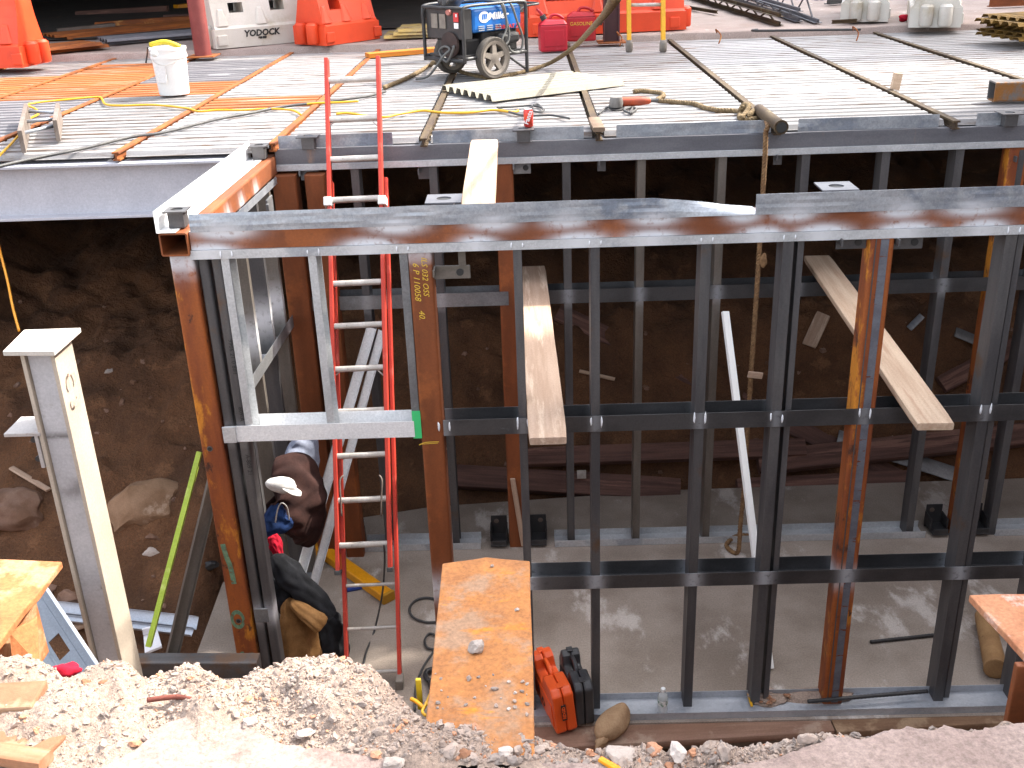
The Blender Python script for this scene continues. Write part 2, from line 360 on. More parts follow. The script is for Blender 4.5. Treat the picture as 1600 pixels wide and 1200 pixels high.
RIM = mat('rim_dusty', lin(0.22, 0.19, 0.16), lin(0.14, 0.12, 0.10), 8, rough=0.7)
RUBBER = mat('rubber_cable', lin(0.035, 0.035, 0.038), lin(0.06, 0.058, 0.056), 8, rough=0.6)
CANRED = mat('can_red', srgb('#b8162c'), srgb('#a81226'), 4, rough=0.45, c3=srgb('#c84858'), s3=3, t3=0.6, grain=0.04)
ROPE = mat('rope_fibre', srgb('#7e6a4c'), srgb('#5e4e36'), 30, rough=0.95, bump=0.5, bscale=120)
ROPED = mat('rope_dirty', srgb('#8a6c4a'), srgb('#6a4e34'), 30, rough=0.95, bump=0.5, bscale=120)
YELCORD = mat('yellow_cord', srgb('#c8960f'), rough=0.5, rvar=0, grain=0.05)
YELPAINT = mat('yellow_paint', srgb('#e0980c'), srgb('#d08a10'), 5, rough=0.5, c3=srgb('#b0781c'), s3=6, t3=0.62)
YELLAD = mat('yellow_fibreglass', srgb('#e0a81c'), srgb('#d09a18'), 4, rough=0.45)
GREENST = mat('lime_paint', srgb('#aac24a'), srgb('#98b038'), 4, rough=0.5, c3=srgb('#c0d070'), s3=4)
GREENTAPE = mat('green_tape', srgb('#3fc074'), rough=0.5, rvar=0, grain=0.03)
ORANGECASE = mat('case_orange', srgb('#e65c24'), srgb('#da521e'), 3, rough=0.45, grain=0.04)
BLACKCASE = mat('case_black', lin(0.03, 0.03, 0.033), lin(0.05, 0.05, 0.052), 6, rough=0.45)
def cloth(name, a, b, s=10): return mat(name, srgb(a), srgb(b), s, rough=0.95, bump=0.4, bscale=60, grain=0.15, spec=0.2)
C_TAN = cloth('canvas_tan', '#8a6640', '#75532f'); C_BLK = cloth('denim_black', '#25262a', '#17181b'); C_BRN = cloth('fleece_brown', '#3b2622', '#2a1a18')
C_NAVY = cloth('nylon_navy', '#1f3560', '#172848'); C_GREY = cloth('shirt_grey', '#8d94a6', '#747b8e'); C_RED = cloth('red_cloth', '#b01830', '#901024'); C_WHITE = cloth('cap_white', '#d8d6d2', '#c4c2be')
SACK = cloth('sack_tan', '#a5886a', '#94765a')
GLASSY = mat('clear_plastic', lin(0.86, 0.90, 0.92), rough=0.2, rvar=0, grain=0, trans=0.55)
LABELG = mat('bottle_label', srgb('#1c5a3c'), srgb('#e8e8e8'), 40, rough=0.5, rvar=0, grain=0)
GREYT = mat('tan_steel', srgb('#6e625a'), srgb('#5c5048'), 4, rough=0.6, metal=0.2)
CANORANGE = mat('soda_can', srgb('#d4451c'), srgb('#c03a3a'), 20, rough=0.35, metal=0.3, c3=srgb('#e8c0a0'), s3=25, t3=0.6)
WALLDK = mat('shed_shade_dark', lin(0.012, 0.011, 0.010), lin(0.022, 0.020, 0.018), 2, rough=0.9)  # near-black colour paints the deep shade inside the shelter
BRICKWALL = mat('occluder_wall', lin(0.32, 0.22, 0.17), lin(0.38, 0.27, 0.21), 2, rough=0.9, bump=0.2)
PANE = mat('window_pane', lin(0.03, 0.035, 0.04), rough=0.1, rvar=0, grain=0)
GREYSTUD = mat('stud_zinc_brown', lin(0.11, 0.095, 0.08), lin(0.17, 0.15, 0.13), 4, (0.4, 2, 2), rough=0.5, metal=0.4, spray=PRIMER)
PAPER = mat('paper_white', lin(0.75, 0.76, 0.80), rough=0.8, rvar=0, grain=0.05)
BLUEP = mat('blue_marker', srgb('#1a3c8c'), rough=0.5, rvar=0)

# ================================================================== THE SETTING
def struct(name, g, m, M=None, **k): return obj(name, g, m, None, M, kind='structure', **k)
def sstep(a, b, x):
    t = min(1, max(0, (x-a)/(b-a))); return t*t*(3-2*t)
def nz3(x, y, z, f): return noise.noise(Vector((x*f, y*f, z*f)))

# --- pit soil: one heightfield, rising under the deck and on the left
def soil_h(x, y):
    left = 1-sstep(-2.65, -2.15, x)
    y0 = 8.22*(1-left)+6.45*left
    h = -0.22+0.10*left
    s = max(0.0, y-y0)
    hl = float(np.interp(s, [0, 0.7, 1.85, 3.5, 7], [0, 0.62, 1.5, 1.95, 2.6])); hb = float(np.interp(s, [0, 0.95, 2.0, 5], [0, 1.42, 1.8, 2.5]))
    h += hl*left+hb*(1-left)
    h += max(0.0, -x-4.6)*0.55*sstep(4.0, 6.5, y)
    h += (0.12*nz3(x, y, 0, 0.9)+0.08*nz3(x, y, 3, 2.7)+0.05*nz3(x, y, 5, 6)+0.03*nz3(x, y, 8, 12))*(0.25+sstep(0, 0.6, s))
    if y < 3.0: h = min(h, -0.2)
    return min(h, 3.0)
xs = np.concatenate([np.arange(-10, -4.6, 0.2), np.arange(-4.6, 4.6, 0.04), np.arange(4.6, 9.1, 0.25)])
ys = np.concatenate([np.arange(1.0, 5.6, 0.3), np.arange(5.6, 9.6, 0.04), np.arange(9.6, 13.4, 0.2)])
g = G(); nx, ny = len(xs), len(ys)
g.v = [(float(x), float(y), soil_h(x, y)) for y in ys for x in xs]
g.f = [(j*nx+i, j*nx+i+1, (j+1)*nx+i+1, (j+1)*nx+i) for j in range(ny-1) for i in range(nx-1)]
g.m = [0]*len(g.f)
struct('soil_terrain', g, SOIL, smooth=True)

# --- concrete slab of the pit
g = G(); c = [(-2.38, 5.27), (6.5, 5.27), (6.5, 8.3), (1.2, 8.22), (-0.9, 8.04), (-2.0, 7.75), (-2.46, 6.95)]
n = len(c); g.add([(x, y, 0) for x, y in c]+[(x, y, -0.4) for x, y in c],
      [tuple(range(n)), tuple(reversed(range(n, 2*n)))]+[(i, i+n, (i+1) % n+n, (i+1) % n) for i in range(n)])
struct('concrete_floor', g, CONC)

# --- ledge the photographer stands on
edge_px = [(-700, 1010), (-200, 1000), (0, 1020), (60, 1030), (105, 1050), (150, 1040), (200, 1032), (226, 1052), (262, 1040), (290, 1026), (318, 1040), (345, 1056), (380, 1056), (420, 1042),
           (455, 1030), (478, 1022), (535, 1027), (580, 1040), (598, 1062), (622, 1075), (640, 1090), (662, 1118), (690, 1125), (760, 1130), (835, 1136), (868, 1150), (930, 1156), (1000, 1150),
           (1060, 1160), (1120, 1150), (1200, 1146), (1290, 1138), (1380, 1128), (1470, 1122), (1600, 1118), (2000, 1095), (2600, 1060)]
epts = [P(a, b, z=2.99) for a, b in edge_px]
ex = np.array([p.x for p in epts]); ey = np.array([p.y for p in epts])
def edge_y(x): return float(np.interp(x, ex, ey))
def ledge_z(x, y):
    d = edge_y(x)-y
    heap = 0.05*math.exp(-((d-0.10)/0.13)**2)*sstep(0.3, -0.35, x) if d > -0.1 else 0.03
    near = sstep(0.45, 0.1, d)
    z = 2.965+heap*(0.7+0.8*nz3(x, y, 1, 5))
    z += near*(0.024*nz3(x, y, 0, 8)+0.020*max(0.0, nz3(x, y, 4, 17))+0.010*abs(nz3(x, y, 6, 34))+0.006*nz3(x, y, 7, 70)+0.004*nz3(x, y, 9, 130))
    z += (1-near)*0.006*nz3(x, y, 2, 4)
    if d < 0.02: z -= 0.012*sstep(0.02, -0.0, d)
    return z
xs = np.concatenate([np.arange(-12, -1.7, 0.5), np.arange(-1.7, 1.5, 0.009), np.arange(1.5, 12.1, 0.5)])
ds = np.concatenate([[-0.09, -0.06, -0.035, -0.012], np.arange(0, 0.62, 0.009), [0.7, 0.9, 1.3, 2.0, 3.5, 6, 12]])
g = G(); nx = len(xs)
for k, d in enumerate(ds):
    for x in xs:
        e = edge_y(x)+0.014*nz3(x, 0, 0, 14)+0.006*nz3(x, 3, 0, 45)
        if d < 0:
            fall = {-0.09: 3.35, -0.06: 1.2, -0.035: 0.25, -0.012: 0.035}[round(float(d), 3)]
            g.v.append((float(x), e-d+0.03*nz3(x, fall, 2, 6), ledge_z(x, e)-fall))
        else: g.v.append((float(x), e-float(d), ledge_z(x, e-float(d))))
nr = len(ds)
g.f = [(j*nx+i, j*nx+i+1, (j+1)*nx+i+1, (j+1)*nx+i)[::-1] for j in range(nr-1) for i in range(nx-1)]; g.m = [0]*len(g.f)
struct('ground_ledge', g, RUBBLE, smooth=True)

def plate(name, pxs, extra, z, th, m, jit=0.006):
    """broken pavement slab with a ragged outline"""
    pts = [P(a, b, z=z).xy for a, b in pxs]; out = []
    for i in range(len(pts)-1):
        a, b = pts[i], pts[i+1]
        for k in range(6):
            p = a.lerp(b, k/6); out.append((p.x+jit*nz3(p.x, p.y, 0, 60), p.y+jit*nz3(p.x, p.y, 5, 60)))
    out.append(tuple(pts[-1])); out += extra
    n = len(out); g = G()
    g.add([(x, y, z) for x, y in out]+[(x, y, z-th) for x, y in out], [tuple(range(n)), tuple(reversed(range(n, 2*n)))]+[(i, i+n, (i+1) % n+n, (i+1) % n) for i in range(n)])
    return struct(name, g, m), out
pv1, poly1 = plate('pavement', [(130, 1215), (215, 1170), (250, 1134), (300, 1117), (345, 1112), (395, 1140), (440, 1162), (520, 1174), (600, 1186), (700, 1193), (820, 1192), (940, 1193), (975, 1206)],
     [(0.16, 1.2), (0.2, -3), (-1.4, -3), (-1.1, 1.6)], 2.985, 0.05, PAVE)
pv2, poly2 = plate('pavement', [(1090, 1206), (1150, 1196), (1212, 1185), (1252, 1170), (1283, 1159), (1296, 1150), (1320, 1152), (1350, 1155), (1381, 1142), (1418, 1135), (1458, 1142), (1475, 1132), (1516, 1143), (1566, 1133), (1640, 1126), (1900, 1120)],
     [(1.5, -3), (0.3, -3)], 2.995, 0.06, PAVE)
def inpoly(x, y, poly):
    r = False; n = len(poly); j = n-1
    for i in range(n):
        xi, yi = poly[i]; xj, yj = poly[j]
        if (yi > y) != (yj > y) and x < (xj-xi)*(y-yi)/(yj-yi)+xi: r = not r
        j = i
    return r
# loose gravel on the ledge: too much to count
gs = [G(), G(), G()]; N = 0; tries = 0
while N < 9000 and tries < 60000:
    tries += 1
    px = rnd.uniform(-60, 1660); py = rnd.uniform(1025, 1205)
    p = P(px, py, z=2.985); d = edge_y(p.x)-p.y
    if d < 0.004 or inpoly(p.x, p.y, poly1) or inpoly(p.x, p.y, poly2): continue
    if px < 230 and py > 1060 and rnd.random() < 0.75: continue
    r = min(0.012, 0.0012*math.exp(abs(rnd.gauss(0, 0.8))))
    if 700 < px < 1330 and rnd.random() < 0.4: r *= 1.6
    q = rnd.random(); k = 1 if q < 0.07 else (2 if q < 0.30 else 0)
    z = ledge_z(p.x, p.y)
    M = T(p.x, p.y, z+r*0.10) @ Matrix.Rotation(rnd.uniform(0, 6.28), 4, Vector((rnd.uniform(-1, 1), rnd.uniform(-1, 1), 1)).normalized())
    gs[k].blob((0, 0, 0), (r*rnd.uniform(0.8, 1.5), r*rnd.uniform(0.7, 1.1), r*rnd.uniform(0.45, 0.8)), N, 0.45, M, sub=0 if r < 0.006 else 1)
    N += 1
for k, (gg, mm, l) in enumerate(zip(gs, (GRAVW, GRAVB, GRAVG), ('pale crushed concrete gravel strewn along the broken ledge', 'orange brick crumbs strewn along the broken ledge', 'grey gravel strewn along the broken ledge'))):
    o = obj('gravel', gg, mm, kind='stuff'); tag(o, l, 'gravel')

# --- far ground beyond the deck
g = G(); xs = np.concatenate([[-60], np.arange(-9, 9.1, 0.3), [60]]); ys = np.concatenate([np.arange(13.12, 20, 0.3), [30, 80]]); nx = len(xs)
g.v = [(float(x), float(y)+(0.05*nz3(x, 0, 0, 1.7) if j == 0 else 0), 3.36+0.015*nz3(x, y, 0, 1.5)+(0.02*nz3(x, y, 2, 4))) for j, y in enumerate(ys) for x in xs]
g.f = [(j*nx+i, j*nx+i+1, (j+1)*nx+i+1, (j+1)*nx+i) for j in range(len(ys)-1) for i in range(nx-1)]
k = len(g.v); g.v += [(g.v[i][0], g.v[i][1]+0.01, 2.9) for i in range(nx)]; g.f += [(k+i, k+i+1, i+1, i) for i in range(nx-1)]; g.m = [0]*len(g.f)
struct('ground_far', g, CONCWARM, smooth=True)
g = G(); g.box((-35, 3, 1.2), (50, 20, 3.6)); struct('ground_side', g, CONCWARM)
g = G(); g.box((34, 3, 1.2), (50, 20, 3.6)); struct('ground_side', g, CONCWARM)

# ================================================================== FLOOR DECK
deck = bpy.data.objects.new('floor_deck', None); col.objects.link(deck); deck['kind'] = 'structure'
JX = [-8.1, -7.0, -5.95, -4.9, -3.86, -2.77, -1.74, -0.70, 0.50, 1.71, 2.915, 4.12, 5.33, 6.5, 7.7, 8.9]
PITCH = 0.15; DT = 3.30
def flute(n, y0):
    pts = [(y0, DT-0.032)]
    for k in range(n):
        a = y0+k*PITCH
        pts += [(a+0.014, DT-0.032), (a+0.036, DT), (a+0.118, DT), (a+0.140, DT-0.032)]
    pts.append((y0+n*PITCH, DT-0.032)); return pts
def sheetgeo(n, y0, L, m=(0, 0)):
    pts = flute(n, y0); g = G(); k = len(pts); t = 0.003
    for x in (0, L):
        for (a, b) in pts: g.v.append((x, a, b))
        for (a, b) in pts: g.v.append((x, a, b-t))
    K = 2*k
    for i in range(k-1):
        g.f += [(i, K+i, K+i+1, i+1), (k+i, k+i+1, K+k+i+1, K+k+i), (i, i+1, k+i+1, k+i), (K+i, K+k+i, K+k+i+1, K+i+1)]
    g.f += [(0, k, K+k, K), (k-1, K+k-1, K+k+k-1, k+k-1)]
    g.m = [0]*len(g.f); return g
rust_cells = {(3, 3), (3, 4), (2, 2), (2, 3), (2, 4), (4, 3), (5, 2), (3, 5)}
half_rust = {(5, 1): 0.5}
grey_cells = {(3, 1), (3, 2), (4, 5), (3, 0), (2, 1), (4, 4)}
for b in range(len(JX)-1):
    x0, x1 = JX[b]+0.042, JX[b+1]-0.042
    y0 = 7.40 if JX[b] > -1.8 else 7.22
    s = 0
    while y0 < 13.0:
        n = 6 if y0+6*PITCH < 13.1 else max(1, int((13.08-y0)/PITCH))
        if (b, s) in rust_cells and (b, s) == (5, 2): n = 4
        m = DECKRUST if (b, s) in rust_cells else (DECKGREY if (b, s) in grey_cells else DECK)
        g = sheetgeo(n, y0, x1-x0)
        obj('deck_sheet', g, m, deck, T(x0, rnd.uniform(-0.004, 0.004), rnd.uniform(-0.004, 0.004)))
        y0 += n*PITCH-0.002; s += 1
for i, x in enumerate(JX):
    m = JRUST if x < -1.0 else JOLIVE
    y0 = 7.30 if x > -1.8 else 7.16
    sweep('joist', [(-0.024, -0.058), (0.024, -0.058), (0.024, -0.047), (0.007, -0.047), (0.007, -0.012), (0.024, -0.012), (0.024, 0), (-0.024, 0), (-0.024, -0.012), (-0.007, -0.012), (-0.007, -0.047), (-0.024, -0.047)], (x, y0, DT+0.012), (x+0.02, 13.15, DT+0.012), m, deck)
    sweep('joist_light_seal', rect(0.26, 0.010), (x, y0+0.16, DT-0.052), (x+0.02, 13.10, DT-0.052), JOLIVE, deck)  # hidden plate added to stop sun leaking past the joist
# weathered closer at the rear of the deck, near the orange barrier
a, b = P(572, 92, z=3.31), P(690, 82, z=3.31)
tag(sweep('edge_timber', rect(0.16, 0.05), a+Vector((0, 0.1, 0.025)), b+Vector((0, 0.1, 0.025)), mat('orange_timber', srgb('#c4781c'), srgb('#a8621c'), 4, (0.5, 4, 4), rough=0.8), bevel=0.004), 'orange stained timber strip along the rear deck edge beside the welder', 'timber')

# grey painted steel beam under the left deck bays
t = thing('steel_girder', 'light grey painted steel girder carrying the left end of the deck', 'girder', (-5.2, 7.25, 2.86))
sweep('girder_section', ibeam(0.375, 0.20, 0.018, 0.012), (-10, 7.25, 3.238), (-1.98, 7.25, 3.238), GREYPAINT, t, bevel=0.002)

# ================================================================== FRONT STUD WALL  (front faces on y = 5.40)
FY = 5.40; FB = FY+0.076           # wall centre line
ZB0, ZB1 = 3.115, 3.215            # front beam
fw = thing('steel_stud_frame', 'near steel stud frame with rusty red beam and galvanised edge strip', 'stud frame', (0.5, 5.47, 0))
def gauss(d, s): return math.exp(-(d/s)**2)
def fx(px, py=370): return P(px, py, y=FY).x
BX0, BX1 = fx(298, 385), 6.4
top_sp = [(350, 1.0, 30), (620, 1.0, 28), (770, .9, 26), (885, .9, 24), (1022, 1, 24), (1160, .9, 18), (1240, .9, 22), (1405, 1, 22), (1515, 1, 30), (1680, 1, 25), (1850, 1, 25)]
bot_sp = [(322, .9, 26), (575, 1, 26), (745, .8, 20), (905, .9, 26), (1020, .8, 28), (1190, .9, 22), (1285, 1, 26), (1415, 1, 26), (1535, 1, 22), (1700, 1, 25), (1900, 1, 25)]
def beam_spray(x, y, z):
    X = x+BX0; s = 0
    for (p, a, w) in top_sp: s = max(s, 2.2*a*gauss(X-fx(p), w/215)*gauss(z-0.065, 0.05))
    for (p, a, w) in bot_sp: s = max(s, 2.2*a*gauss(X-fx(p), w/215)*gauss(z+0.065, 0.042))
    return min(1, s)
sweep('top_beam', drect(0.14, 0.10, 8), (BX0, FY+0.075, 3.165), (BX1, FY+0.075, 3.165), RUSTRED, fw, nseg=500, attr=beam_spray)
def strip_spray(x, y, z):
    X = x+BX0; s = 0
    for (p, a, w) in top_sp: s = max(s, 1.2*a*gauss(X-fx(p), w/300)*gauss(z+0.045, 0.05))
    return min(1, s)
# galvanised edge strip: tall sheet, bent flat towards the notch, then a second sheet
def edge_sheet(px0, px1, tops, root):
    g = G(); x0, x1 = fx(px0, 330), fx(px1, 330); n = 160; xs_ = [fx(a, 330) for a, _ in tops]; hs = [h for _, h in tops]
    rows = 6
    for i in range(n+1):
        x = x0+(x1-x0)*i/n; h = float(np.interp(x, xs_, hs)); fold = (0.108-h)
        for k in range(rows+1):
            u = k/rows
            z = 3.214+h*u+0.002*nz3(x, u, 0, 6)
            yy = FY-0.006+fold*0.9*u*u+0.002*nz3(x, u, 4, 5)
            g.v.append((x, yy, z))
    R = rows+1
    g.f = [(i*R+k, (i+1)*R+k, (i+1)*R+k+1, i*R+k+1) for i in range(n) for k in range(rows)]; g.m = [0]*len(g.f)
    def sp(x, y, z):
        s = 0
        for (p, a, w) in top_sp: s = max(s, 1.1*a*gauss(x-fx(p), w/300)*gauss(z-3.214, 0.045))
        return min(1, s)
    o = obj('edge_strip', g, GALV, root, attr=sp)
    md = o.modifiers.new('solid', 'SOLIDIFY'); md.thickness = 0.003; md.offset = 1
    return o
edge_sheet(293, 1180, [(293, 0.094), (500, 0.10), (900, 0.106), (1020, 0.104), (1060, 0.09), (1130, 0.045), (1180, 0.022)], fw)
edge_sheet(1180, 1990, [(1180, 0.108), (1400, 0.11), (1990, 0.11)], fw)
# top track under the beam
sweep('top_track', [(-0.078, -0.048), (-0.075, -0.048), (-0.075, -0.003), (0.075, -0.003), (0.075, -0.048), (0.078, -0.048), (0.078, 0), (-0.078, 0)],
      (BX0-0.01, FB-0.002, 3.113), (BX1, FB-0.002, 3.113), GALVS, fw, nseg=200, attr=lambda x, y, z: min(1, max([gauss(x+BX0-fx(p), w/330) for p, a, w in bot_sp])))
def post(name, px_top, px_bot, w, mat_, root, yc=FB, zt=3.065, d=None, zb=0.0, kind='hss', py_top=390, py_bot=1000, yplane=None, attr=None, nseg=1):
    yp = FY if yplane is None else yplane
    x = P(px_top, py_top, y=yp).x
    d = w if d is None else d
    if kind == 'hss': pr = rrect(d, w, 0.014, 3)
    elif kind == 'c': pr = [(a-d/2, b) for a, b in [(0, -w/2), (d, -w/2), (d, w/2), (d-0.004, w/2), (d-0.004, -w/2+0.004), (0.004, -w/2+0.004), (0.004, w/2), (0, w/2)]]
    return sweep(name, pr, (x, yc, zb), (x, yc, zt), mat_, root, up=(1, 0, 0), attr=attr, nseg=nseg, bevel=0.002 if kind != 'hss' else 0), x
# rusty tube posts
lp_sp = lambda x, y, z: 0.9*gauss(x-3.06, 0.07)
lpost, LPX = post('corner_post', 281, 385, 0.13, RUSTLONG, fw, yc=FY+0.065, zt=3.085, attr=lp_sp, nseg=60); lpost['label'] = 'orange rusted square tube post at the left corner'
p2, X2 = post('tube_post', 655, 693, 0.128, RUSTRED, fw, yc=FY+0.066, attr=lambda x, y, z: 0.8*gauss(x-0.95, 0.09)+0.6*gauss(x-3.06, 0.05)*(1 if z < 0 else 1), nseg=80)
p3, X3 = post('tube_post', 1378, 1302, 0.128, RUSTLONG, fw, yc=FY+0.066, attr=lambda x, y, z: 0.8*gauss(x-0.96, 0.07), nseg=80)
# bare steel band down the middle of that post
sweep('mill_scale_band', rect(0.003, 0.042), (X3+0.012, FY-0.0005, 0.02), (X3+0.012, FY-0.0005, 3.06), mat('mill_scale', lin(0.16, 0.17, 0.20), lin(0.11, 0.11, 0.13), 6, (1.5, 1, 1), rough=0.55, metal=0.3, c3=srgb('#6a3318'), s3=7, t3=0.58, w3=0.04, st3=(2.2, 0.6, 0.6)), fw, up=(1, 0, 0))
sweep('seam', rect(0.003, 0.006), (X3-0.034, FY-0.0005, 0.02), (X3-0.034, FY-0.0005, 3.06), MILL, fw, up=(1, 0, 0))
# dark studs
FS = []
for px, w in ((808, 0.046), (930, 0.05), (1104, 0.055), (1232, 0.058), (1579, 0.06)):
    o, x = post('stud', px, 0, w, MILL, fw, kind='c', d=0.14, zt=3.075); FS.append(x)
for px in (1254, 1598):
    o, x = post('stud', px, 0, 0.034, MILL, fw, kind='c', d=0.12, zt=3.075, yc=FB+0.02)
for px in (1720, 1860):
    o, x = post('stud', px, 0, 0.055, MILL, fw, kind='c', d=0.14, zt=3.075); FS.append(x)
for px, w in ((312, 0.055), (333, 0.055)):
    o, x = post('stud', px, 0, w, MILL, fw, kind='hss', d=0.11, zt=3.075, attr=lambda x, y, z: 0.9*gauss(x-0.78, 0.07)+0.7*gauss(x-2.02, 0.05), nseg=80)
# galvanised studs of the window opening, standing on the bright track
for px, w in ((350, 0.05), (487, 0.05), (630, 0.05)):
    x = P(px, 400, y=FY).x
    g = G(); pr = [(-0.07, -0.022), (0.07, -0.022), (0.07, 0.022), (0.066, 0.022), (0.066, -0.018), (-0.066, -0.018), (-0.066, 0.022), (-0.07, 0.022)]
    sweep('window_stud', pr, (x, FB, 1.99), (x, FB, 3.075), GALVS if px != 630 else GALVD, fw, up=(1, 0, 0), bevel=0.002)
xr = P(630, 400, y=FY).x
g = G(); g.box((xr+0.003, FY+0.001, 2.06), (0.048, 0.004, 0.17)); o = obj('tape', g, GREENTAPE, fw); o['label'] = 'bright green tape at the foot of the window stud'
# tracks
def track(name, px0, px1, zc, h, m, root, w=0.152, sp=None, yc=None, back=True, lip=0.0):
    x0, x1 = fx(px0, 660), fx(px1, 660)
    return sweep(name, chan(w, h, 0.003), (x0, FB if yc is None else yc, zc), (x1, FB if yc is None else yc, zc), m, root, nseg=200, attr=sp)
xW0, xW1 = fx(352, 680), fx(648, 675)
sweep('window_sill_track', chan(0.156, 0.10, 0.003), (xW0, FB-0.002, 1.985), (xW1, FB-0.002, 1.985), GALVB, fw, bevel=0.001)
g = G(); g.box((fx(360, 680), FY-0.012, 2.035), (0.075, 0.012, 0.10)); obj('clip_plate', g, GALVS, fw, bevel=0.003)
g = G(); g.box((fx(410, 965), FY-0.012, 0.80), (0.085, 0.012, 0.10)); obj('clip_plate', g, GALVD, fw, bevel=0.003)
MX0, MX1 = X2+0.066, 6.4
cross = FS+[X3, X2+0.07]
sweep('middle_track', chan(0.158, 0.098, 0.003), (MX0, FB-0.002, 1.988), (MX1, FB-0.002, 1.988), GALVDARK, fw, nseg=300,
      attr=lambda x, y, z: 0.5*max(gauss(x+MX0-c, 0.03) for c in cross))
sweep('track_lip', rect(0.004, 0.034), (MX0, FY+0.150, 1.965), (MX1, FY+0.150, 1.965), GALVD, fw)
LX0 = fx(828, 905)
sweep('lower_track', chan(0.158, 0.092, 0.003), (X2+0.066, FB-0.002, 0.93), (MX1, FB-0.002, 0.93), GALVDARK, fw, nseg=300,
      attr=lambda x, y, z: 0.85*max(gauss(x+X2+0.066-c, 0.055) for c in cross)+0.25*gauss(x-0.32, 0.3))
sweep('floor_track', chan(0.20, 0.05, 0.003), (X2+0.066, FY-0.005, 0.002), (MX1, FY-0.005, 0.002), GALV, fw, nseg=200, attr=lambda x, y, z: 0.4+0.4*nz3(x, y, z, 2))
# weld marks where studs cross the middle track
for c in cross:
    for dx in (-0.028, 0.03):
        g = G(); g.blob((0, 0, 0), (0.006, 0.004, rnd.uniform(0.024, 0.038)), rnd.random()*9, 0.3, sub=1)
        obj('weld_mark', g, WELD, fw, T(c+dx+rnd.uniform(-.004, .004), FY-0.006, 2.05+rnd.uniform(-0.012, 0.012)), smooth=True)
for c in FS+[xr, fx(487), fx(350)]:
    for dx in (-0.03, 0.03):
        g = G(); g.blob((0, 0, 0), (0.004, 0.003, rnd.uniform(0.01, 0.022)), rnd.random()*9, 0.3, sub=1)
        obj('weld_mark', g, WELD, fw, T(c+dx, FY-0.007, 3.09), smooth=True)
# lifting lugs: tube stub with a holed plate on top
def lug(root, x, y, z, m=MILL, s=1.0, plate_w=0.13, h=0.085, rot=0.0):
    M = T(x, y, z) @ rotz(rot)
    g = G(); g.box((0, 0, h/2), (0.085*s, 0.085*s, h)); o = obj('lifting_lug', g, m, root, M, bevel=0.004)
    n = 24; w = plate_w*s/2; r = 0.032*s; g = G(); t = 0.008
    ring = [(r*math.cos(2*math.pi*k/n), r*math.sin(2*math.pi*k/n)) for k in range(n)]
    out = []
    for k in range(n):
        a = 2*math.pi*k/n; q = w/max(abs(math.cos(a)), abs(math.sin(a))); out.append((q*math.cos(a), q*math.sin(a)))
    for z_ in (h+0.0005, h+t):
        g.v += [(a, b, z_) for a, b in out]+[(a, b, z_) for a, b in ring]
    for k in range(n):
        k2 = (k+1) % n
        g.f += [(2*n+k, 2*n+k2, 3*n+k2, 3*n+k), (k2, k, n+k, n+k2), (k, k2, 2*n+k2, 2*n+k), (n+k2, n+k, 3*n+k, 3*n+k2)]
    g.m = [0]*len(g.f); obj('lug_plate', g, m, o, M)
    g = G(); g.lathe([(r*0.98, 0), (r*0.98, 0.001)], 16); obj('lug_hole', g, BLACKTXT, o, M @ T(0, 0, h+0.0008))
for px in (692, 1337):
    p = P(px, 319, z=3.31); lug(fw, p.x, 5.53, 3.217, MILLGREY, 1.25, 0.15, 0.095)
# hanging clips under the beam beside the rusty posts
def clip(root, x, y, z, w=0.16, h=0.09, m=MILL, hole=True, name='bolt_clip'):
    g = G(); n = 16; r = 0.02
    g.box((0, 0, 0), (w, 0.010, h)); g.box((-w/2+0.01, -0.04, h/2-0.02), (0.012, 0.09, 0.04))
    o = obj(name, g, m, root, T(x, y, z), bevel=0.003)
    if hole:
        g = G(); g.lathe([(r, 0), (r, 0.004)], n); obj('bolt_hole', g, BLACKTXT, o, T(x+w*0.22, y-0.0055, z) @ Matrix.Rotation(math.radians(90), 4, 'X'))
for px, py in ((706, 425), (1330, 378), (1418, 378)):
    p = P(px, py, y=FY+0.05); clip(fw, p.x, FY+0.05, p.z, 0.2 if px == 706 else 0.16, 0.075, GREYSTUD if px == 706 else MILL)
g = G(); p = P(722, 405, y=FY+0.05); g.box((p.x, FY+0.05, p.z), (0.04, 0.01, 0.09)); obj('clip_tab', g, GREYSTUD, fw, bevel=0.002)
# holes and paint marks on the corner post
def disc(name, root, p, r, m, th=0.002, nrm='Y', stretch=(1, 1), parent=None):
    g = G(); g.lathe([(r, 0), (r, th)], 20)
    return obj(name, g, m, root, T(*p) @ Matrix.Rotation(math.radians(90), 4, 'X') @ Matrix.Diagonal((stretch[0], stretch[1], 1, 1)))
PAINTG = mat('pale_green_paint', srgb('#6f8a6a'), srgb('#4a6a5a'), 30, rough=0.8, c3=srgb('#7a4a20'), s3=30, t3=0.55)
for px, py in ((328, 701), (373, 970)):
    p = P(px, py, y=FY)
    if py > 900: disc('paint_ring', lpost, (p.x-0.004, FY, p.z+0.01), 0.052, PAINTG, 0.0012, stretch=(0.85, 1.35)); disc('paint_ring', lpost, (p.x-0.004, FY-0.0012, p.z+0.01), 0.03, RUSTLONG, 0.001, stretch=(0.85, 1.35))
    disc('bolt_hole', lpost, (p.x, FY-0.002, p.z), 0.017, MILL, 0.002); disc('bolt_hole', lpost, (p.x, FY-0.004, p.z), 0.011, BLACKTXT, 0.002)
def stroke(name, root, pxs, r, m, yp=FY):
    g = G(); g.tube([P(a, b, y=yp)+Vector((0, 0.0, 0)) for a, b in pxs], r, 6, 5)
    for i, v in enumerate(g.v): g.v[i] = (v[0], yp-0.0025+(v[1]-yp)*0.1, v[2])
    return obj(name, g, m, root)
stroke('paint_mark', lpost, [(348, 850), (354, 870), (360, 885), (366, 912)], 0.016, PAINTG)
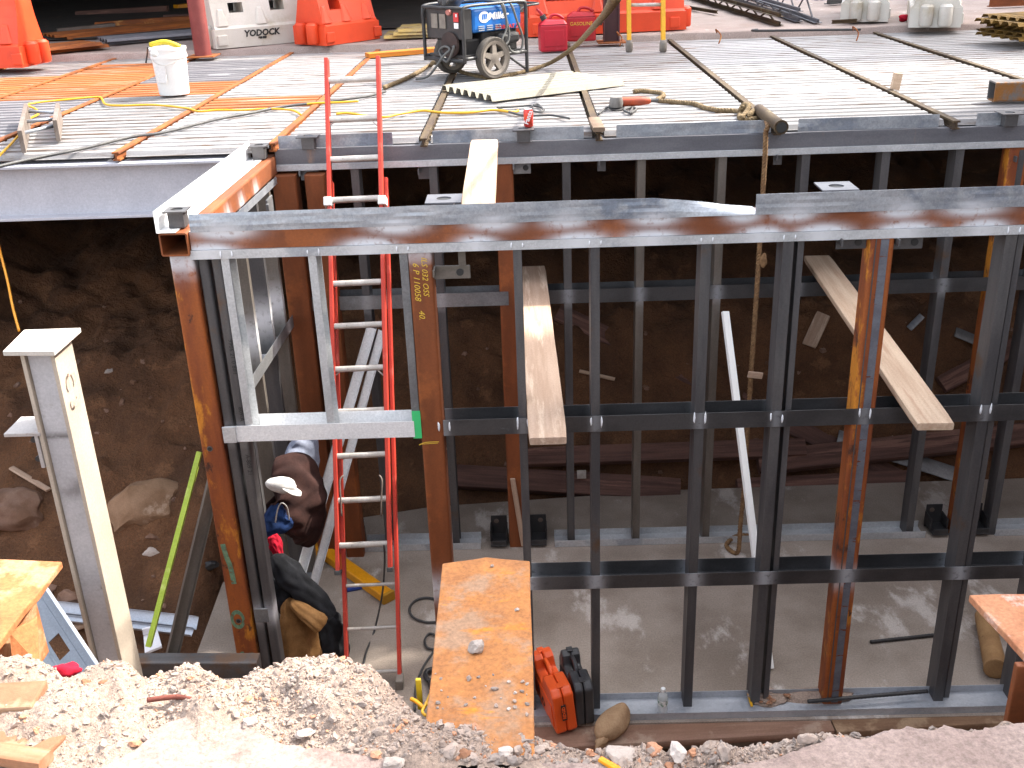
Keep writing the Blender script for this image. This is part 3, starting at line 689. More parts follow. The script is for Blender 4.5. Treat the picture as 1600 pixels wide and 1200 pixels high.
stroke('paint_mark', lpost, [(378, 1018), (385, 1030), (394, 1020), (396, 1036)], 0.012, PAINTG)
# chalked numbers on the second post
for s, px, py, sz in (('6 P 110058', 651, 440, 0.075), ('ILS 032 OSS', 664, 432, 0.07), ('40.', 659, 492, 0.075)):
    p = P(px, py, y=FY)
    text('chalk_number', s, sz*0.62, basis((p.x, FY-0.001, p.z), (0, 0, -1), (1, 0, 0)), YELTXT, p2, 0.0004, shear=0.3)
stroke('chalk_mark', p2, [(655, 695), (665, 691), (686, 690)], 0.0028, YELTXT)
stroke('chalk_mark', p2, [(656, 694), (668, 693), (684, 692)], 0.0022, YELTXT)
# stencilled mill text on the dark stud
for s, py in (('9906 21 0 8IH', 560), ('809-A', 650), ('A-809 21', 730)):
    x = fx(333); p = P(350, py, y=FY); text('mill_stamp', s, 0.036, basis((x+0.002, FY+0.018, p.z), (0, 0, -1), (1, 0, 0)), BLACKTXT, fw, 0.0005)

# ================================================================== SIDE FRAME (runs away from the corner)
sf = thing('steel_stud_frame', 'left end stud frame with orange rusted tube beam running back to the deck', 'stud frame', (-1.87, 6.4, 0))
def hollow(name, w, h, t, p0, p1, m, root, attr=None):
    M, L = frame(p0, p1); g = G(); o = rrect(w, h, 0.012, 2); i = rrect(w-2*t, h-2*t, 0.006, 2); n = len(o); S = 40
    for k in range(S+1): g.v += [(L*k/S, a, b) for a, b in o]
    b0 = len(g.v); g.v += [(0, a, b) for a, b in i]+[(L, a, b) for a, b in i]
    for s_ in range(S):
        for k in range(n):
            k2 = (k+1) % n; g.f.append((s_*n+k, (s_+1)*n+k, (s_+1)*n+k2, s_*n+k2))
    for k in range(n):
        k2 = (k+1) % n
        g.f += [(b0+k, b0+k2, b0+n+k2, b0+n+k), (k, k2, b0+k2, b0+k), (S*n+k2, S*n+k, b0+n+k, b0+n+k2)]
    g.m = [0]*len(g.f)
    return obj(name, g, m, root, M, attr=attr)
SBX = (fx(252, 385)+fx(296, 385))/2
hollow('end_beam', 0.152, 0.125, 0.009, (SBX, FY-0.015, 3.152), (SBX+0.05, 7.42, 3.152), RUSTRED, sf, attr=lambda x, y, z: min(1, 0.0+0.9*max(gauss(x-c, 0.05) for c in (0.35, 0.75, 1.05, 1.4))*gauss(z+0.06, 0.04)))
g = G()  # galvanised flashing: upright strip at the outer edge with a foot on the beam
M, L = frame((SBX-0.082, FY-0.02, 3.218), (SBX-0.035, 7.30, 3.218))
g.prism([(0, 0), (-0.10, 0), (-0.10, 0.003), (-0.003, 0.003), (-0.003, 0.115), (0, 0.115)], L)
obj('edge_strip', g, GALVB, sf, M)
g = G(); M2, L2 = frame((SBX+0.076, FY+0.16, 3.045), (SBX+0.126, 7.25, 3.045)); g.prism([(0, 0), (0.003, 0), (0.003, 0.05), (0.0, 0.05)], L2)
obj('track_flange', g, GALV, sf, M2 @ T(0, -0.012, 0.0))
for xx, yy in ((SBX+0.005, FY+0.10), (SBX+0.045, 7.25)): lug(sf, xx, yy, 3.222, MILL, 1.0, 0.12, 0.085)
# paired rusty corner columns at the back
for px, w in ((444, 0.165), (492, 0.14)):
    x = P(px, 275, y=7.30).x
    sweep('corner_post', rrect(0.15, w, 0.014), (x, 7.34, 0), (x, 7.34, 3.09), RUSTRED, sf, up=(1, 0, 0))
# side studs, dark and brownish, seen edge on
for y, m in ((5.72, GREYSTUD), (6.02, MILL), (6.38, GREYSTUD), (6.75, MILL), (7.08, GREYSTUD)):
    x = SBX+0.03*(y-5.4)
    sweep('stud', [(a-0.07, b) for a, b in [(0, -0.025), (0.14, -0.025), (0.14, 0.025), (0.136, 0.025), (0.136, -0.021), (0.004, -0.021), (0.004, 0.025), (0, 0.025)]],
          (x, y, 0.0), (x, y, 3.09), m, sf, up=(0, 1, 0), attr=lambda x, y, z: 0.95*gauss(x-2.25, 0.12), nseg=60)
sweep('middle_track', chan(0.158, 0.09, 0.003), (SBX, FY+0.14, 1.99), (SBX+0.05, 7.27, 1.99), GALVD, sf, nseg=80, attr=lambda x, y, z: 0.9*max(gauss(x-0.5, 0.08), gauss(x-1.2, 0.08), gauss(x-1.6, 0.06)))
sweep('floor_track', chan(0.158, 0.05, 0.003), (SBX, FY+0.14, 0.002), (SBX+0.05, 7.27, 0.002), GALVD, sf)
g = G(); g.box((SBX+0.13, 7.0, 2.93), (0.012, 0.16, 0.16)); g.box((SBX+0.14, 6.9, 2.93), (0.02, 0.03, 0.12)); obj('gusset', g, GALVD, sf, bevel=0.004)

# ================================================================== BACK STUD WALL  (y = 7.35)
BY = 7.35; BC = BY+0.08
bw = thing('steel_stud_frame', 'far steel stud frame with grey beam carrying the deck edge', 'stud frame', (0.8, 7.43, 0))
def bx(px, py=250): return P(px, py, y=BY).x
B0, B1 = bx(432, 260), 6.4
sweep('top_beam', drect(0.15, 0.10, 4), (B0, BY+0.075, 3.206), (B1, BY+0.075, 3.206), MILLGREY, bw, nseg=120)
sweep('top_track', rect(0.16, 0.045), (B0, BY+0.07, 3.132), (B1, BY+0.07, 3.132), GALVS, bw, bevel=0.002)
for a, b in ((434, 612), (676, 912), (963, 1205), (1246, 1466), (1522, 1700)):
    xa, xb = P(a, 215, y=BY+0.02).x, P(b, 200, y=BY+0.02).x
    g = G(); n = 60
    for i in range(n+1):
        x = xa+(xb-xa)*i/n
        for k in range(4): g.v.append((x, BY+0.02+0.006*nz3(x, k, 0, 3)*k/3, 3.262+0.085*k/3+(0.002*nz3(x, 1, 0, 4) if k == 3 else 0)))
    g.f = [(i*4+k, (i+1)*4+k, (i+1)*4+k+1, i*4+k+1) for i in range(n) for k in range(3)]; g.m = [0]*len(g.f)
    o = obj('edge_strip', g, GALV, bw, attr=lambda x, y, z: 0.5*max(0, nz3(x, 0, 0, 2.5)))
    md = o.modifiers.new('solid', 'SOLIDIFY'); md.thickness = 0.003
for px in (482, 818, 1571):
    p = P(px, 208, y=BY+0.02); lug(bw, p.x, BY+0.0, 3.259, MILL, 1.05, 0.14, 0.082)
BS = []
for px in (552, 675, 885, 1003, 1130, 1260, 1385, 1500, 1650, 1780):
    x = bx(px); BS.append(x)
    m = MILL if px not in (1003, 1130) else GREYSTUD
    sweep('stud', [(a-0.07, b) for a, b in [(0, -0.028), (0.14, -0.028), (0.14, 0.028), (0.136, 0.028), (0.136, -0.024), (0.004, -0.024), (0.004, 0.028), (0, 0.028)]],
          (x, BC, 0.0), (x, BC, 3.11), m, bw, up=(1, 0, 0), attr=lambda x, y, z: 0.5*gauss(x-2.1, 0.05), nseg=40)
RB = []
for px, w in ((787, 0.13), (1590, 0.135)):
    x = bx(px, 258); RB.append(x)
    sweep('tube_post', rrect(0.13, w, 0.014), (x, BC-0.012, 0), (x, BC-0.012, 3.11), RUSTRED if px < 1000 else RUSTLONG, bw, up=(1, 0, 0))
sweep('seam', rect(0.003, 0.04), (RB[1]+0.02, BY+0.0015, 0.02), (RB[1]+0.02, BY+0.0015, 3.09), MILL, bw, up=(1, 0, 0))
TX0 = bx(472, 470)
for a, b in ((TX0, RB[0]-0.0), (RB[0]+0.066, RB[1]-0.02), (RB[1]+0.07, 6.4)):
    sweep('middle_track', chan(0.158, 0.105, 0.003), (a, BC-0.004, 2.075), (b, BC-0.004, 2.075), GALVD if b < 0.5 else GALVDARK, bw, nseg=200, attr=lambda x, y, z, a=a: 0.6*max(gauss(x+a-c, 0.04) for c in BS))
for a, b in ((bx(440, 860), bx(560, 858)), (bx(570, 860), RB[0]-0.30), (RB[0]+0.30, RB[1]-0.28), (RB[1]+0.28, 6.4)):
    sweep('floor_track', chan(0.17, 0.06, 0.003), (a, BC-0.01, 0.002), (b, BC-0.01, 0.002), GALVS, bw, bevel=0.001)
# bent anchor brackets at the feet of the rusty posts
def bracket(root, x, y, side):
    g = G(); w = 0.13
    g.box((0, 0.10, 0.10), (w, 0.012, 0.20)); g.box((0, 0.0, 0.03), (w, 0.19, 0.012)); g.box((0, -0.085, 0.05), (w*0.9, 0.012, 0.05))
    g.box((-w/2, 0.03, 0.09), (0.012, 0.14, 0.10)); g.box((w/2, 0.03, 0.09), (0.012, 0.14, 0.10))
    o = obj('anchor_bracket', g, BLACK, root, T(x, y, 0.001), bevel=0.003)
    g = G(); g.lathe([(0.02, 0), (0.02, 0.004)], 14)
    obj('bolt_hole', g, GREYT, o, T(x-0.02*side, y+0.093, 0.155) @ Matrix.Rotation(math.radians(90), 4, 'X'))
for x, y, s in ((RB[0]-0.15, BC-0.01, 1), (RB[0]+0.17, BC-0.01, -1), (RB[1]-0.16, BC-0.01, 1), (RB[1]+0.16, BC-0.01, -1), (bx(553, 845), BC-0.01, -1)): bracket(bw, x, y, s)
for px, py in ((484, 272), (815, 262), (1592, 250), (940, 258), (1215, 248), (668, 270)):
    p = P(px, py, y=BY+0.05); clip(bw, p.x, BY+0.05, p.z, 0.13 if px < 900 or px > 1500 else 0.06, 0.085, GALVD if px in (484, 815) else MILL, hole=px in (484, 815, 1592))

# ================================================================== OCCLUDERS ADDED OUT OF VIEW FOR SHADE; SHELTER, COLUMNS
def occluder(x0, x1, y0, y1, z0, z1, label, face, nwx, nwz):  # unseen block added to cast shade, dressed with parapet and windows
    t = thing('occluder', label, 'occluder', ((x0+x1)/2, (y0+y1)/2, z0))
    g = G(); g.box(((x0+x1)/2, (y0+y1)/2, (z0+z1)/2), (x1-x0, y1-y0, z1-z0)); obj('wall', g, BRICKWALL, t)
    g = G(); g.box(((x0+x1)/2, (y0+y1)/2, z1+0.1), (x1-x0+0.2, y1-y0+0.2, 0.2)); obj('parapet', g, CONCWARM, t)
    for i in range(nwx):
        for k in range(nwz):
            yy = y0+(y1-y0)*(i+0.5)/nwx; zz = z0+4.6+k*2.9
            if zz+1 > z1: continue
            g = G(); g.box((x0-0.02, yy, zz), (0.08, 1.15, 1.55)); f = obj('window', g, CONCWARM, t)
            g = G(); g.box((x0-0.062, yy, zz), (0.01, 0.95, 1.35)); obj('pane', g, PANE, f)
occluder(7.2, 16, -9, 9.6, -0.5, 11.2, 'unseen brown brick building standing beyond the right end of the pit', 'x', 4, 2)
occluder(16, 28, 17.6, 45, 3.0, 21, 'unseen tall brown brick building behind the white barriers on the right', 'x', 4, 3)
SHADEFLOOR = mat('shelter_shade', lin(0.05, 0.04, 0.035), lin(0.03, 0.025, 0.022), 2, rough=0.95, bump=0.4, c3=lin(0.10, 0.06, 0.035), s3=2, t3=0.58)
g = G(); g.box((-7.9, 20.3, 3.39), (17.8, 10.6, 0.012)); struct('ground_shade', g, SHADEFLOOR)  # dark sheet whose colour stands in for deep shade on the shelter floor
# low steel shelter over the rear left of the site
sh = thing('shelter', 'dark low shelter roof over the stacked steel behind the barriers', 'shelter', (-6, 18, 3.36))
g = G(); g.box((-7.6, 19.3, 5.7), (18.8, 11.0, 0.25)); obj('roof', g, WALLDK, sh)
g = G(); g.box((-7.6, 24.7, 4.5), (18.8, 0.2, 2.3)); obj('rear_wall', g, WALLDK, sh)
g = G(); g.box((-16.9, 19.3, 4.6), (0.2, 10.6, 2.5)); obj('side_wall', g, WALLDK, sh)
for x, y in ((-14, 14.2), (-9, 14.2), (1.5, 24.3)):
    sweep('column', rrect(0.14, 0.14, 0.03), (x, y, 3.3), (x, y, 5.57), MAROON, sh, up=(1, 0, 0))
# maroon pipe columns
for px, py, r, l in ((318, 88, 0.095, 'maroon round steel column in front of the white barrier'), (955, 66, 0.10, 'dark maroon steel column in front of the orange barrier by the fuel cans')):
    p = P(px, py, z=3.34)
    t = thing('steel_column', l, 'column', p)
    g = G()
    if px < 500: g.lathe([(r, 0.012), (r, 2.9)], 20, T(*p))
    else: g.prism(ibeam(0.18, 0.18, 0.015, 0.015), 2.9, T(p.x, p.y, p.z+0.01) @ Matrix.Rotation(math.radians(-90), 4, 'Y') @ T(0, 0, 0.09))
    obj('shaft', g, MAROON if px < 500 else mat('maroon_dark', srgb('#54302e'), srgb('#45262a'), 4, rough=0.6), t, smooth=px < 500, auto=40)
    g = G(); g.box((p.x, p.y, p.z+0.006), (0.32, 0.32, 0.014)); obj('base_plate', g, JRUST, t, bevel=0.002)

# ================================================================== PLANKS
def plank(name, A, B, w, th, m, label, up=(0, 0, 1), n=24):
    """A, B: centres of the ends; a slightly worn board with rounded ends"""
    M, L = frame(A, B, up); g = G(); prof = rrect(w, th, 0.008, 2)
    k = len(prof)
    for i in range(n+1):
        x = L*i/n; e = 1-0.05*max(0, 1-x/0.02)-0.05*max(0, 1-(L-x)/0.02)
        for a, b in prof: g.v.append((x+0.006*nz3(a*9, i == 0, i == n, 3)*(i in (0, n)), a*e*(1+0.012*nz3(x, a, 0, 3)), b+0.004*math.sin(x*1.3)+0.001*nz3(x, a, 1, 5)))
    for i in range(n):
        for j in range(k):
            j2 = (j+1) % k; g.f.append((i*k+j, (i+1)*k+j, (i+1)*k+j2, i*k+j2))
    g.f += [tuple(range(k)), tuple(n*k+j for j in reversed(range(k)))]; g.m = [0]*len(g.f)
    return tag(obj(name, g, m, None, M, smooth=True, auto=35), label, 'plank')
def pmid(a, b, z): return (P(*a, z=z)+P(*b, z=z))/2
plank('wooden_plank', pmid((812, 421), (850, 419), 2.215), pmid((823, 690), (890, 688), 2.125), 0.205, 0.042, WOOD, 'weathered wooden plank laid across the middle tracks, end towards the viewer, beside the ladder')
plank('wooden_plank', pmid((1262, 405), (1290, 402), 2.215), pmid((1434, 668), (1490, 665), 2.125), 0.20, 0.042, WOODL, 'pale wooden plank lying diagonally behind the right rusty post')
A = pmid((738, 224), (776, 222), 3.285); B = pmid((724, 322), (771, 322), 3.245); B = A+(B-A)*1.03
plank('wooden_plank', A, B, 0.185, 0.042, WOODL, 'sunlit pale plank bridging the two top beams')

# ================================================================== LADDERS
lp0 = Vector((0, 5.66, 0)); lp1 = Vector((0, 7.27, 3.24)); ln = Vector((1, 0, 0)).cross(lp1-lp0).normalized()
ld = (lp1-lp0).normalized()
lad = thing('extension_ladder', 'red fibreglass extension ladder leaning from the pit floor onto the deck edge', 'ladder', (-1.15, 5.7, 0))
off = ln*(-0.035) if ln.y > 0 else ln*0.035   # fly section stands nearer the viewer
def rail(a, b, w, d, root, m, o, name='rail'):
    A = PL(*a, lp0, ln)+o; B = PL(*b, lp0, ln)+o
    sweep(name, chan(d, w, 0.004) if False else rect(d, w), A, B, m, root, up=(1, 0, 0), bevel=0.004); return A, B
fl = rail((530, 893), (512, 95), 0.027, 0.065, lad, LADR, off); fr = rail((611, 888), (592, 92), 0.027, 0.065, lad, LADR, off)
bl = rail((541, 1058), (516, 282), 0.024, 0.06, lad, LADR, -off*1.2); br = rail((624, 1082), (602, 276), 0.024, 0.06, lad, LADR, -off*1.2)
def rungs(L, R, ys, root, o, r):
    for (yl, yr, xl, xr) in ys:
        A = PL(xl, yl, lp0, ln)+o; B = PL(xr, yr, lp0, ln)+o
        M, Ln = frame(A, B, ld); g = G(); g.prism(rrect(r*2, r*1.7, r*0.6, 3), Ln); obj('rung', g, RUNG, root, M, smooth=True, auto=50)
def rx(line, y):
    (x0, y0), (x1, y1) = line; return x0+(x1-x0)*(y-y0)/(y1-y0)
Lf, Rf = ((530, 893), (512, 95)), ((611, 888), (592, 92)); Lb, Rb = ((541, 1058), (516, 282)), ((624, 1082), (602, 276))
rungs(None, None, [(y+2, y-2, rx(Lf, y), rx(Rf, y)) for y in (127, 188, 250, 313, 378, 443, 509, 576, 642, 711, 780, 850)], lad, off, 0.023)
rungs(None, None, [(y+2, y-2, rx(Lb, y), rx(Rb, y)) for y in (915, 983, 1052)], lad, -off*1.2, 0.013)
for (a, b) in ((515, 318), (599, 316)):
    p = PL(a, b, lp0, ln)+off; g = G(); g.box((0, 0, 0), (0.055, 0.095, 0.06)); obj('rail_clamp', g, WHITEP, lad, T(*p) @ Matrix.Rotation(-0.45, 4, 'X'), bevel=0.006)
for (a, b) in ((530, 893), (611, 888)):
    p = PL(a, b, lp0, ln)+off; g = G(); g.box((0, 0, 0), (0.04, 0.082, 0.03)); obj('rail_cap', g, RUBBER, lad, T(*p) @ Matrix.Rotation(-0.45, 4, 'X'), bevel=0.005)
for s, xx in ((-1, 537), (1, 598)):
    p = [PL(xx-3*s, 742, lp0, ln)+off*2.2, PL(xx+2*s, 750, lp0, ln)+off*2.6, PL(xx+1*s, 775, lp0, ln)+off*2.6, PL(xx+0*s, 805, lp0, ln)+off*2.2]
    g = G(); g.tube(p, 0.006, 6, 4); obj('rung_lock', g, GREYT, lad, smooth=True)
g = G(); p = PL(625, 1084, lp0, ln)-off*1.2; g.box((0, 0, 0.03), (0.05, 0.09, 0.08)); obj('foot', g, RIM, lad, T(p.x, p.y, max(0.0, p.z-0.05)), bevel=0.006)
p = PL(541, 1060, lp0, ln)-off*1.2; g = G(); g.box((0, 0, 0.03), (0.05, 0.09, 0.08)); obj('foot', g, RIM, lad, T(p.x, p.y, max(0.0, p.z-0.05)), bevel=0.006)
for y in (188, 576):
    for s, a, b in ((1, rx(Lf, y)+2, rx(Lf, y)+12), (-1, rx(Rf, y)-2, rx(Rf, y)-12)):
        g = G(); g.tube([PL(a, y+12, lp0, ln)+off, PL(b, y+3, lp0, ln)+off], 0.005, 5, 1); obj('rung_brace', g, RUNG, lad)
# yellow ladder standing on the deck
yl = thing('yellow_ladder', 'yellow ladder standing on the deck before the orange barrier', 'ladder', P(1010, 82, z=3.3))
for px in (983, 1036):
    p = P(px, 82, z=3.3); q = p+Vector((0.0, 0.55, 2.6))
    sweep('rail', rect(0.07, 0.045), p+Vector((0, 0, 0.05)), q, YELLAD, yl, up=(1, 0, 0), bevel=0.005)
    g = G(); g.lathe([(0.026, 0), (0.04, 0.02), (0.04, 0.09), (0.03, 0.13)], 12, T(*p)); obj('foot', g, RIM, yl, smooth=True)
p0, p1 = P(983, 82, z=3.3), P(1036, 82, z=3.3)
for h in (0.48, 0.79, 1.1, 1.41):
    d = Vector((0, 0.55, 2.6))*(h/2.6); g = G(); g.tube([p0+d, p1+d], 0.018, 8, 1); obj('rung', g, RUNG, yl, smooth=True)

# ================================================================== WATER-FILLED BARRIERS
def barrier(name, label, p0, dirv, L, m, win, txt=None, top=None, h=0.95, d=0.56, group='plastic road barriers'):
    """p0: front bottom left corner; dirv: direction of the length"""
    dirv = Vector(dirv).normalized(); nrm = Vector((-dirv.y, dirv.x, 0))
    M = basis(p0, dirv, nrm); t = thing(name, label, 'barrier', p0, group)
    zs = [(0, 0.0, d), (0.215, 0.0, d), (0.245, 0.035, d-0.035), (0.38, 0.075, d-0.075), (0.55, 0.12, d-0.12), (h, 0.16, d-0.16)]
    def yf(z):
        return float(np.interp(z, [q[0] for q in zs], [q[1] for q in zs])), float(np.interp(z, [q[0] for q in zs], [q[2] for q in zs]))
    g = G()
    def seg(x0, x1, z0, z1):
        f0, b0 = yf(z0); f1, b1 = yf(z1)
        g.add([(x0, f0, z0), (x1, f0, z0), (x1, b0, z0), (x0, b0, z0), (x0, f1, z1), (x1, f1, z1), (x1, b1, z1), (x0, b1, z1)],
              [(3, 2, 1, 0), (4, 5, 6, 7), (0, 1, 5, 4), (1, 2, 6, 5), (2, 3, 7, 6), (3, 0, 4, 7)])
    e = 0.02
    seg(0, L, 0, 0.215); seg(e, L-e, 0.215, 0.245)
    zw0, zw1 = 0.385, 0.50
    seg(e, L-e, 0.245, zw0)
    xs_ = [e]
    for (a, b) in win: xs_ += [a*L, b*L]
    xs_.append(L-e)
    for i in range(0, len(xs_), 2): seg(xs_[i], xs_[i+1], zw0, zw1)
    seg(e, L-e, zw1, 0.62); seg(e, L-e, 0.62, h)
    obj('body', g, m, t, M)
    # pads and ribs
    for a in (0.03, 0.90):
        g = G(); g.box((a*L+0.05, -0.006, 0.09), (0.12, 0.03, 0.12)); obj('foot_pad', g, m, t, M, bevel=0.01)
    for a in (0.09, 0.44, 0.82):
        g = G(); g.add([(a*L-0.08, 0.035, 0.247), (a*L+0.08, 0.035, 0.247), (a*L+0.03, 0.085, 0.44), (a*L-0.03, 0.085, 0.44), (a*L-0.05, 0.012, 0.247), (a*L+0.05, 0.012, 0.247), (a*L+0.02, 0.07, 0.42), (a*L-0.02, 0.07, 0.42)],
              [(4, 5, 6, 7), (0, 1, 5, 4), (1, 2, 6, 5), (2, 3, 7, 6), (3, 0, 4, 7)]); obj('rib', g, m, t, M, bevel=0.004)
    # interlocking knuckles on both ends
    for xe in (-0.035, L+0.035):
        g = G(); g.lathe([(0.06, 0), (0.075, 0.02), (0.075, 0.21), (0.05, 0.235)], 12, T(xe, d*0.32, 0.02)); g.lathe([(0.06, 0), (0.075, 0.02), (0.075, 0.21), (0.05, 0.235)], 12, T(xe, d*0.68, 0.02))
        obj('knuckle', g, m, t, M, smooth=True, auto=40)
    if txt:
        for (s, xx, zz, sz) in txt:
            f, b = yf(zz); text('lettering', s, sz, M @ T(xx*L, f-0.004, zz) @ Matrix.Rotation(math.radians(90-(14 if zz > 0.24 else 0)), 4, 'X'), BLACKTXT, t, 0.0015, shear=0.15, bold=0.004)
    return t
GZ = 3.375
a = P(338, 77, z=GZ); b = P(508, 62, z=GZ)
barrier('road_barrier', 'dirty white plastic barrier behind the maroon column', a, b-a, (b-a).length, BARW, [(0.17, 0.30), (0.54, 0.67)], [('YODOCK', 0.42, 0.145, 0.10), ('800 555', 0.42, 0.09, 0.03), ('OYDEN', 0.20, 0.665, 0.17), ('TOWING  INC', 0.42, 0.585, 0.035)])
a = P(510, 72, z=GZ); b = P(594, 60, z=GZ)
barrier('road_barrier', 'orange plastic barrier butted against the dirty white barrier', a, b-a, (b-a).length, BARO, [(0.2, 0.4)])
a = P(826, 58, z=GZ); b = P(1072, 46, z=GZ)
barrier('road_barrier', 'long orange plastic barrier behind the two red fuel cans', a, b-a, (b-a).length, BARO, [(0.12, 0.30), (0.40, 0.52)], [('YODOCK', 0.37, 0.13, 0.10)])
a = P(-85, 108, z=GZ); b = P(36, 106, z=GZ)
barrier('road_barrier', 'orange plastic barrier at the far left edge of the deck', a, b-a, (b-a).length, BARO, [(0.3, 0.45)])
a = P(1333, 36, z=GZ); b = P(1375, 36, z=GZ)
barrier('road_barrier', 'white plastic barrier seen end on beside the steel joists', a+Vector((0.42, 0, 0)), Vector((0.30, 1, 0)), 1.7, BARW, [(0.2, 0.35), (0.6, 0.75)])
a = P(1440, 45, z=GZ); b = P(1490, 45, z=GZ)
barrier('road_barrier', 'white plastic barrier seen end on before the stacked rusty sheets', a+Vector((0.44, 0, 0)), Vector((0.32, 1, 0)), 1.7, BARW, [(0.2, 0.35), (0.6, 0.75)])

# ================================================================== LEDGE: STUB BEAMS, STONES, BRICKS
def flange_beam(name, label, corners, z, m, depth, tf=0.022):
    """stub of a wide flange beam cantilevering over the pit: top flange from 4 outline points"""
    t = thing(name, label, 'steel beam', (corners[0][0], corners[0][1], z-depth))
    n = len(corners); g = G()
    g.add([(x, y, z) for x, y in corners]+[(x, y, z-tf) for x, y in corners], [tuple(range(n)), tuple(reversed(range(n, 2*n)))]+[(i, i+n, (i+1) % n+n, (i+1) % n) for i in range(n)])
    obj('top_flange', g, m, t, bevel=0.004)
    cx0 = (corners[0][0]+corners[-1][0])/2; cy0 = (corners[0][1]+corners[-1][1])/2
    return t
def ragged(a, b, n, amp, seed):
    out = []
    for i in range(n+1):
        p = a.lerp(b, i/n); w = (b-a).normalized(); q = Vector((-w.y, w.x)); k = amp*nz3(i*0.37, seed, 0, 2.1)*(0 < i < n)
        out.append((p.x+q.x*k, p.y+q.y*k))
    return out
z = 2.985
fl_, fr_ = P(691, 880, z=z).xy, P(828, 876, z=z).xy
mid = P(760, 870, z=z).xy
c = ragged(Vector((fl_.x+0.01, 1.6)), fl_, 6, 0.004, 1)[:-1]+ragged(fl_, mid, 3, 0.003, 2)[:-1]+ragged(mid, fr_, 3, 0.003, 3)[:-1]+ragged(fr_, Vector((fr_.x+0.005, 1.6)), 6, 0.003, 4)
STUBTOP = mat('stub_rust', srgb('#a26a38'), srgb('#8e5c34'), 9, rough=0.92, bump=0.5, bscale=50, c3=srgb('#8f6f56'), s3=6, t3=0.47, w3=0.14, c4=srgb('#b8701e'), s4=3.5, t4=0.58, w4=0.08, st4=(0.6, 1.6, 1), grain=0.25)
t = flange_beam('steel_beam', 'rusty orange stub beam jutting from the rubble over the pit, a stone on it', c, z, STUBTOP, 0.3)
xm = (fl_.x+fr_.x)/2
g = G(); g.box((xm, (1.5+2.58)/2, z-0.16), (0.014, 1.08, 0.27)); obj('web', g, RUST, t)
z = 2.985
a, b2 = P(97, 877, z=z).xy, P(-150, 868, z=z).xy
SUNRUST = mat('plate_rust', srgb('#a86a40'), srgb('#965a32'), 8, rough=0.92, bump=0.5, bscale=40, c3=srgb('#ad8460'), s3=6, t3=0.5, grain=0.25)
c = [tuple(b2)]+ragged(Vector((b2.x+0.02, b2.y)), a, 6, 0.004, 7)[1:-1]+ragged(a, Vector((P(-30, 1040, z=z).x, P(-30, 1040, z=z).y)), 6, 0.006, 8)+[(-1.40, 1.8), (b2.x, 1.8)]
t = flange_beam('steel_beam', 'bright orange rusted beam flange at the left edge of the ledge', c, z, SUNRUST, 0.3)
p = P(30, 1000, z=2.9)
g = G(); g.box((p.x-0.03, p.y+0.02, 2.85), (0.016, 0.30, 0.24)); obj('web', g, SUNRUST, t, bevel=0.003)
g = G(); q = P(48, 985, z=2.93); g.add([(q.x-0.03, q.y-0.05, 2.99-0.03), (q.x+0.01, q.y+0.03, 2.95), (q.x+0.035, q.y-0.06, 2.86), (q.x-0.02, q.y-0.1, 2.84), (q.x-0.03, q.y-0.03, 2.955), (q.x+0.0, q.y+0.05, 2.945), (q.x+0.025, q.y-0.04, 2.855), (q.x-0.03, q.y-0.08, 2.835)],
      [(0, 1, 2, 3), (7, 6, 5, 4), (0, 4, 5, 1), (1, 5, 6, 2), (2, 6, 7, 3), (3, 7, 4, 0)]); obj('stiffener', g, SUNRUST, t, bevel=0.003)
z = 2.985
a, b2 = P(1514, 929, z=z).xy, P(1760, 922, z=z).xy
RRUST = mat('plate_rust_pink', srgb('#b07a58'), srgb('#9a5f40'), 9, rough=0.92, bump=0.5, bscale=40, c3=srgb('#c4a294'), s3=7, t3=0.50, c4=srgb('#b8742a'), s4=5, t4=0.62, grain=0.22)
e_ = P(1625, 1048, z=z).xy
c = [tuple(e_)]+ragged(Vector(e_), a, 6, 0.006, 11)[1:-1]+ragged(a, b2, 6, 0.004, 12)+[(b2.x, 1.7), (e_.x+0.02, 1.7)]
t = flange_beam('steel_beam', 'pinkish rusted beam flange at the right edge of the ledge', c[::-1], z, RRUST, 0.3)
p = P(1590, 1040, z=2.96)
g = G(); g.box((p.x+0.02, p.y, 2.80), (0.05, 0.02, 0.33)); obj('web', g, RUSTRED, t, bevel=0.003)

STONET = mat('tan_boulder', srgb('#9a7c62'), srgb('#80634a'), 5, rough=0.9, bump=0.5, bscale=30, c3=srgb('#ab927c'), s3=4, t3=0.55)
def rock(name, label, px, py, z, r, m, seed, cat='stone', rough=0.35, sub=2, rot=0.0, group=None, sink=0.6):
    p = P(px, py, z=z); g = G(); g.blob((0, 0, 0), r, seed, rough*0.4, None, max(sub, 2), freq=2.1, cuts=14)
    o = obj(name, g, m, None, T(p.x, p.y, z+r[2]*sink) @ rotz(rot) @ Matrix.Rotation(0.2, 4, 'X'))
    return tag(o, label, cat, group)
rock('stone', 'angular pale stone lying on the rusty stub beam', 746, 1015, 2.985, (0.026, 0.019, 0.021), STONE, 4, rough=0.45, rot=0.5)
rock('stone', 'large flat pale concrete chunk at the bottom of the ledge', 968, 1183, 2.985, (0.036, 0.036, 0.012), STONE, 9, rough=0.3, rot=0.6)
rock('stone', 'blocky pale chunk left of the smooth right pavement', 1060, 1180, 2.985, (0.025, 0.025, 0.016), STONE, 13, rough=0.35)
rock('stone', 'white rock on the edge of the right pavement', 1260, 1160, 2.99, (0.022, 0.017, 0.014), GRAVW, 17, rough=0.35)
rock('stone', 'white flat stone near the broken pavement line', 475, 1148, 2.985, (0.028, 0.014, 0.008), STONE, 21, rough=0.4)
rock('stone', 'pale flat shard beside the pavement break on the left', 392, 1130, 2.985, (0.022, 0.013, 0.009), STONE, 23, rough=0.4)
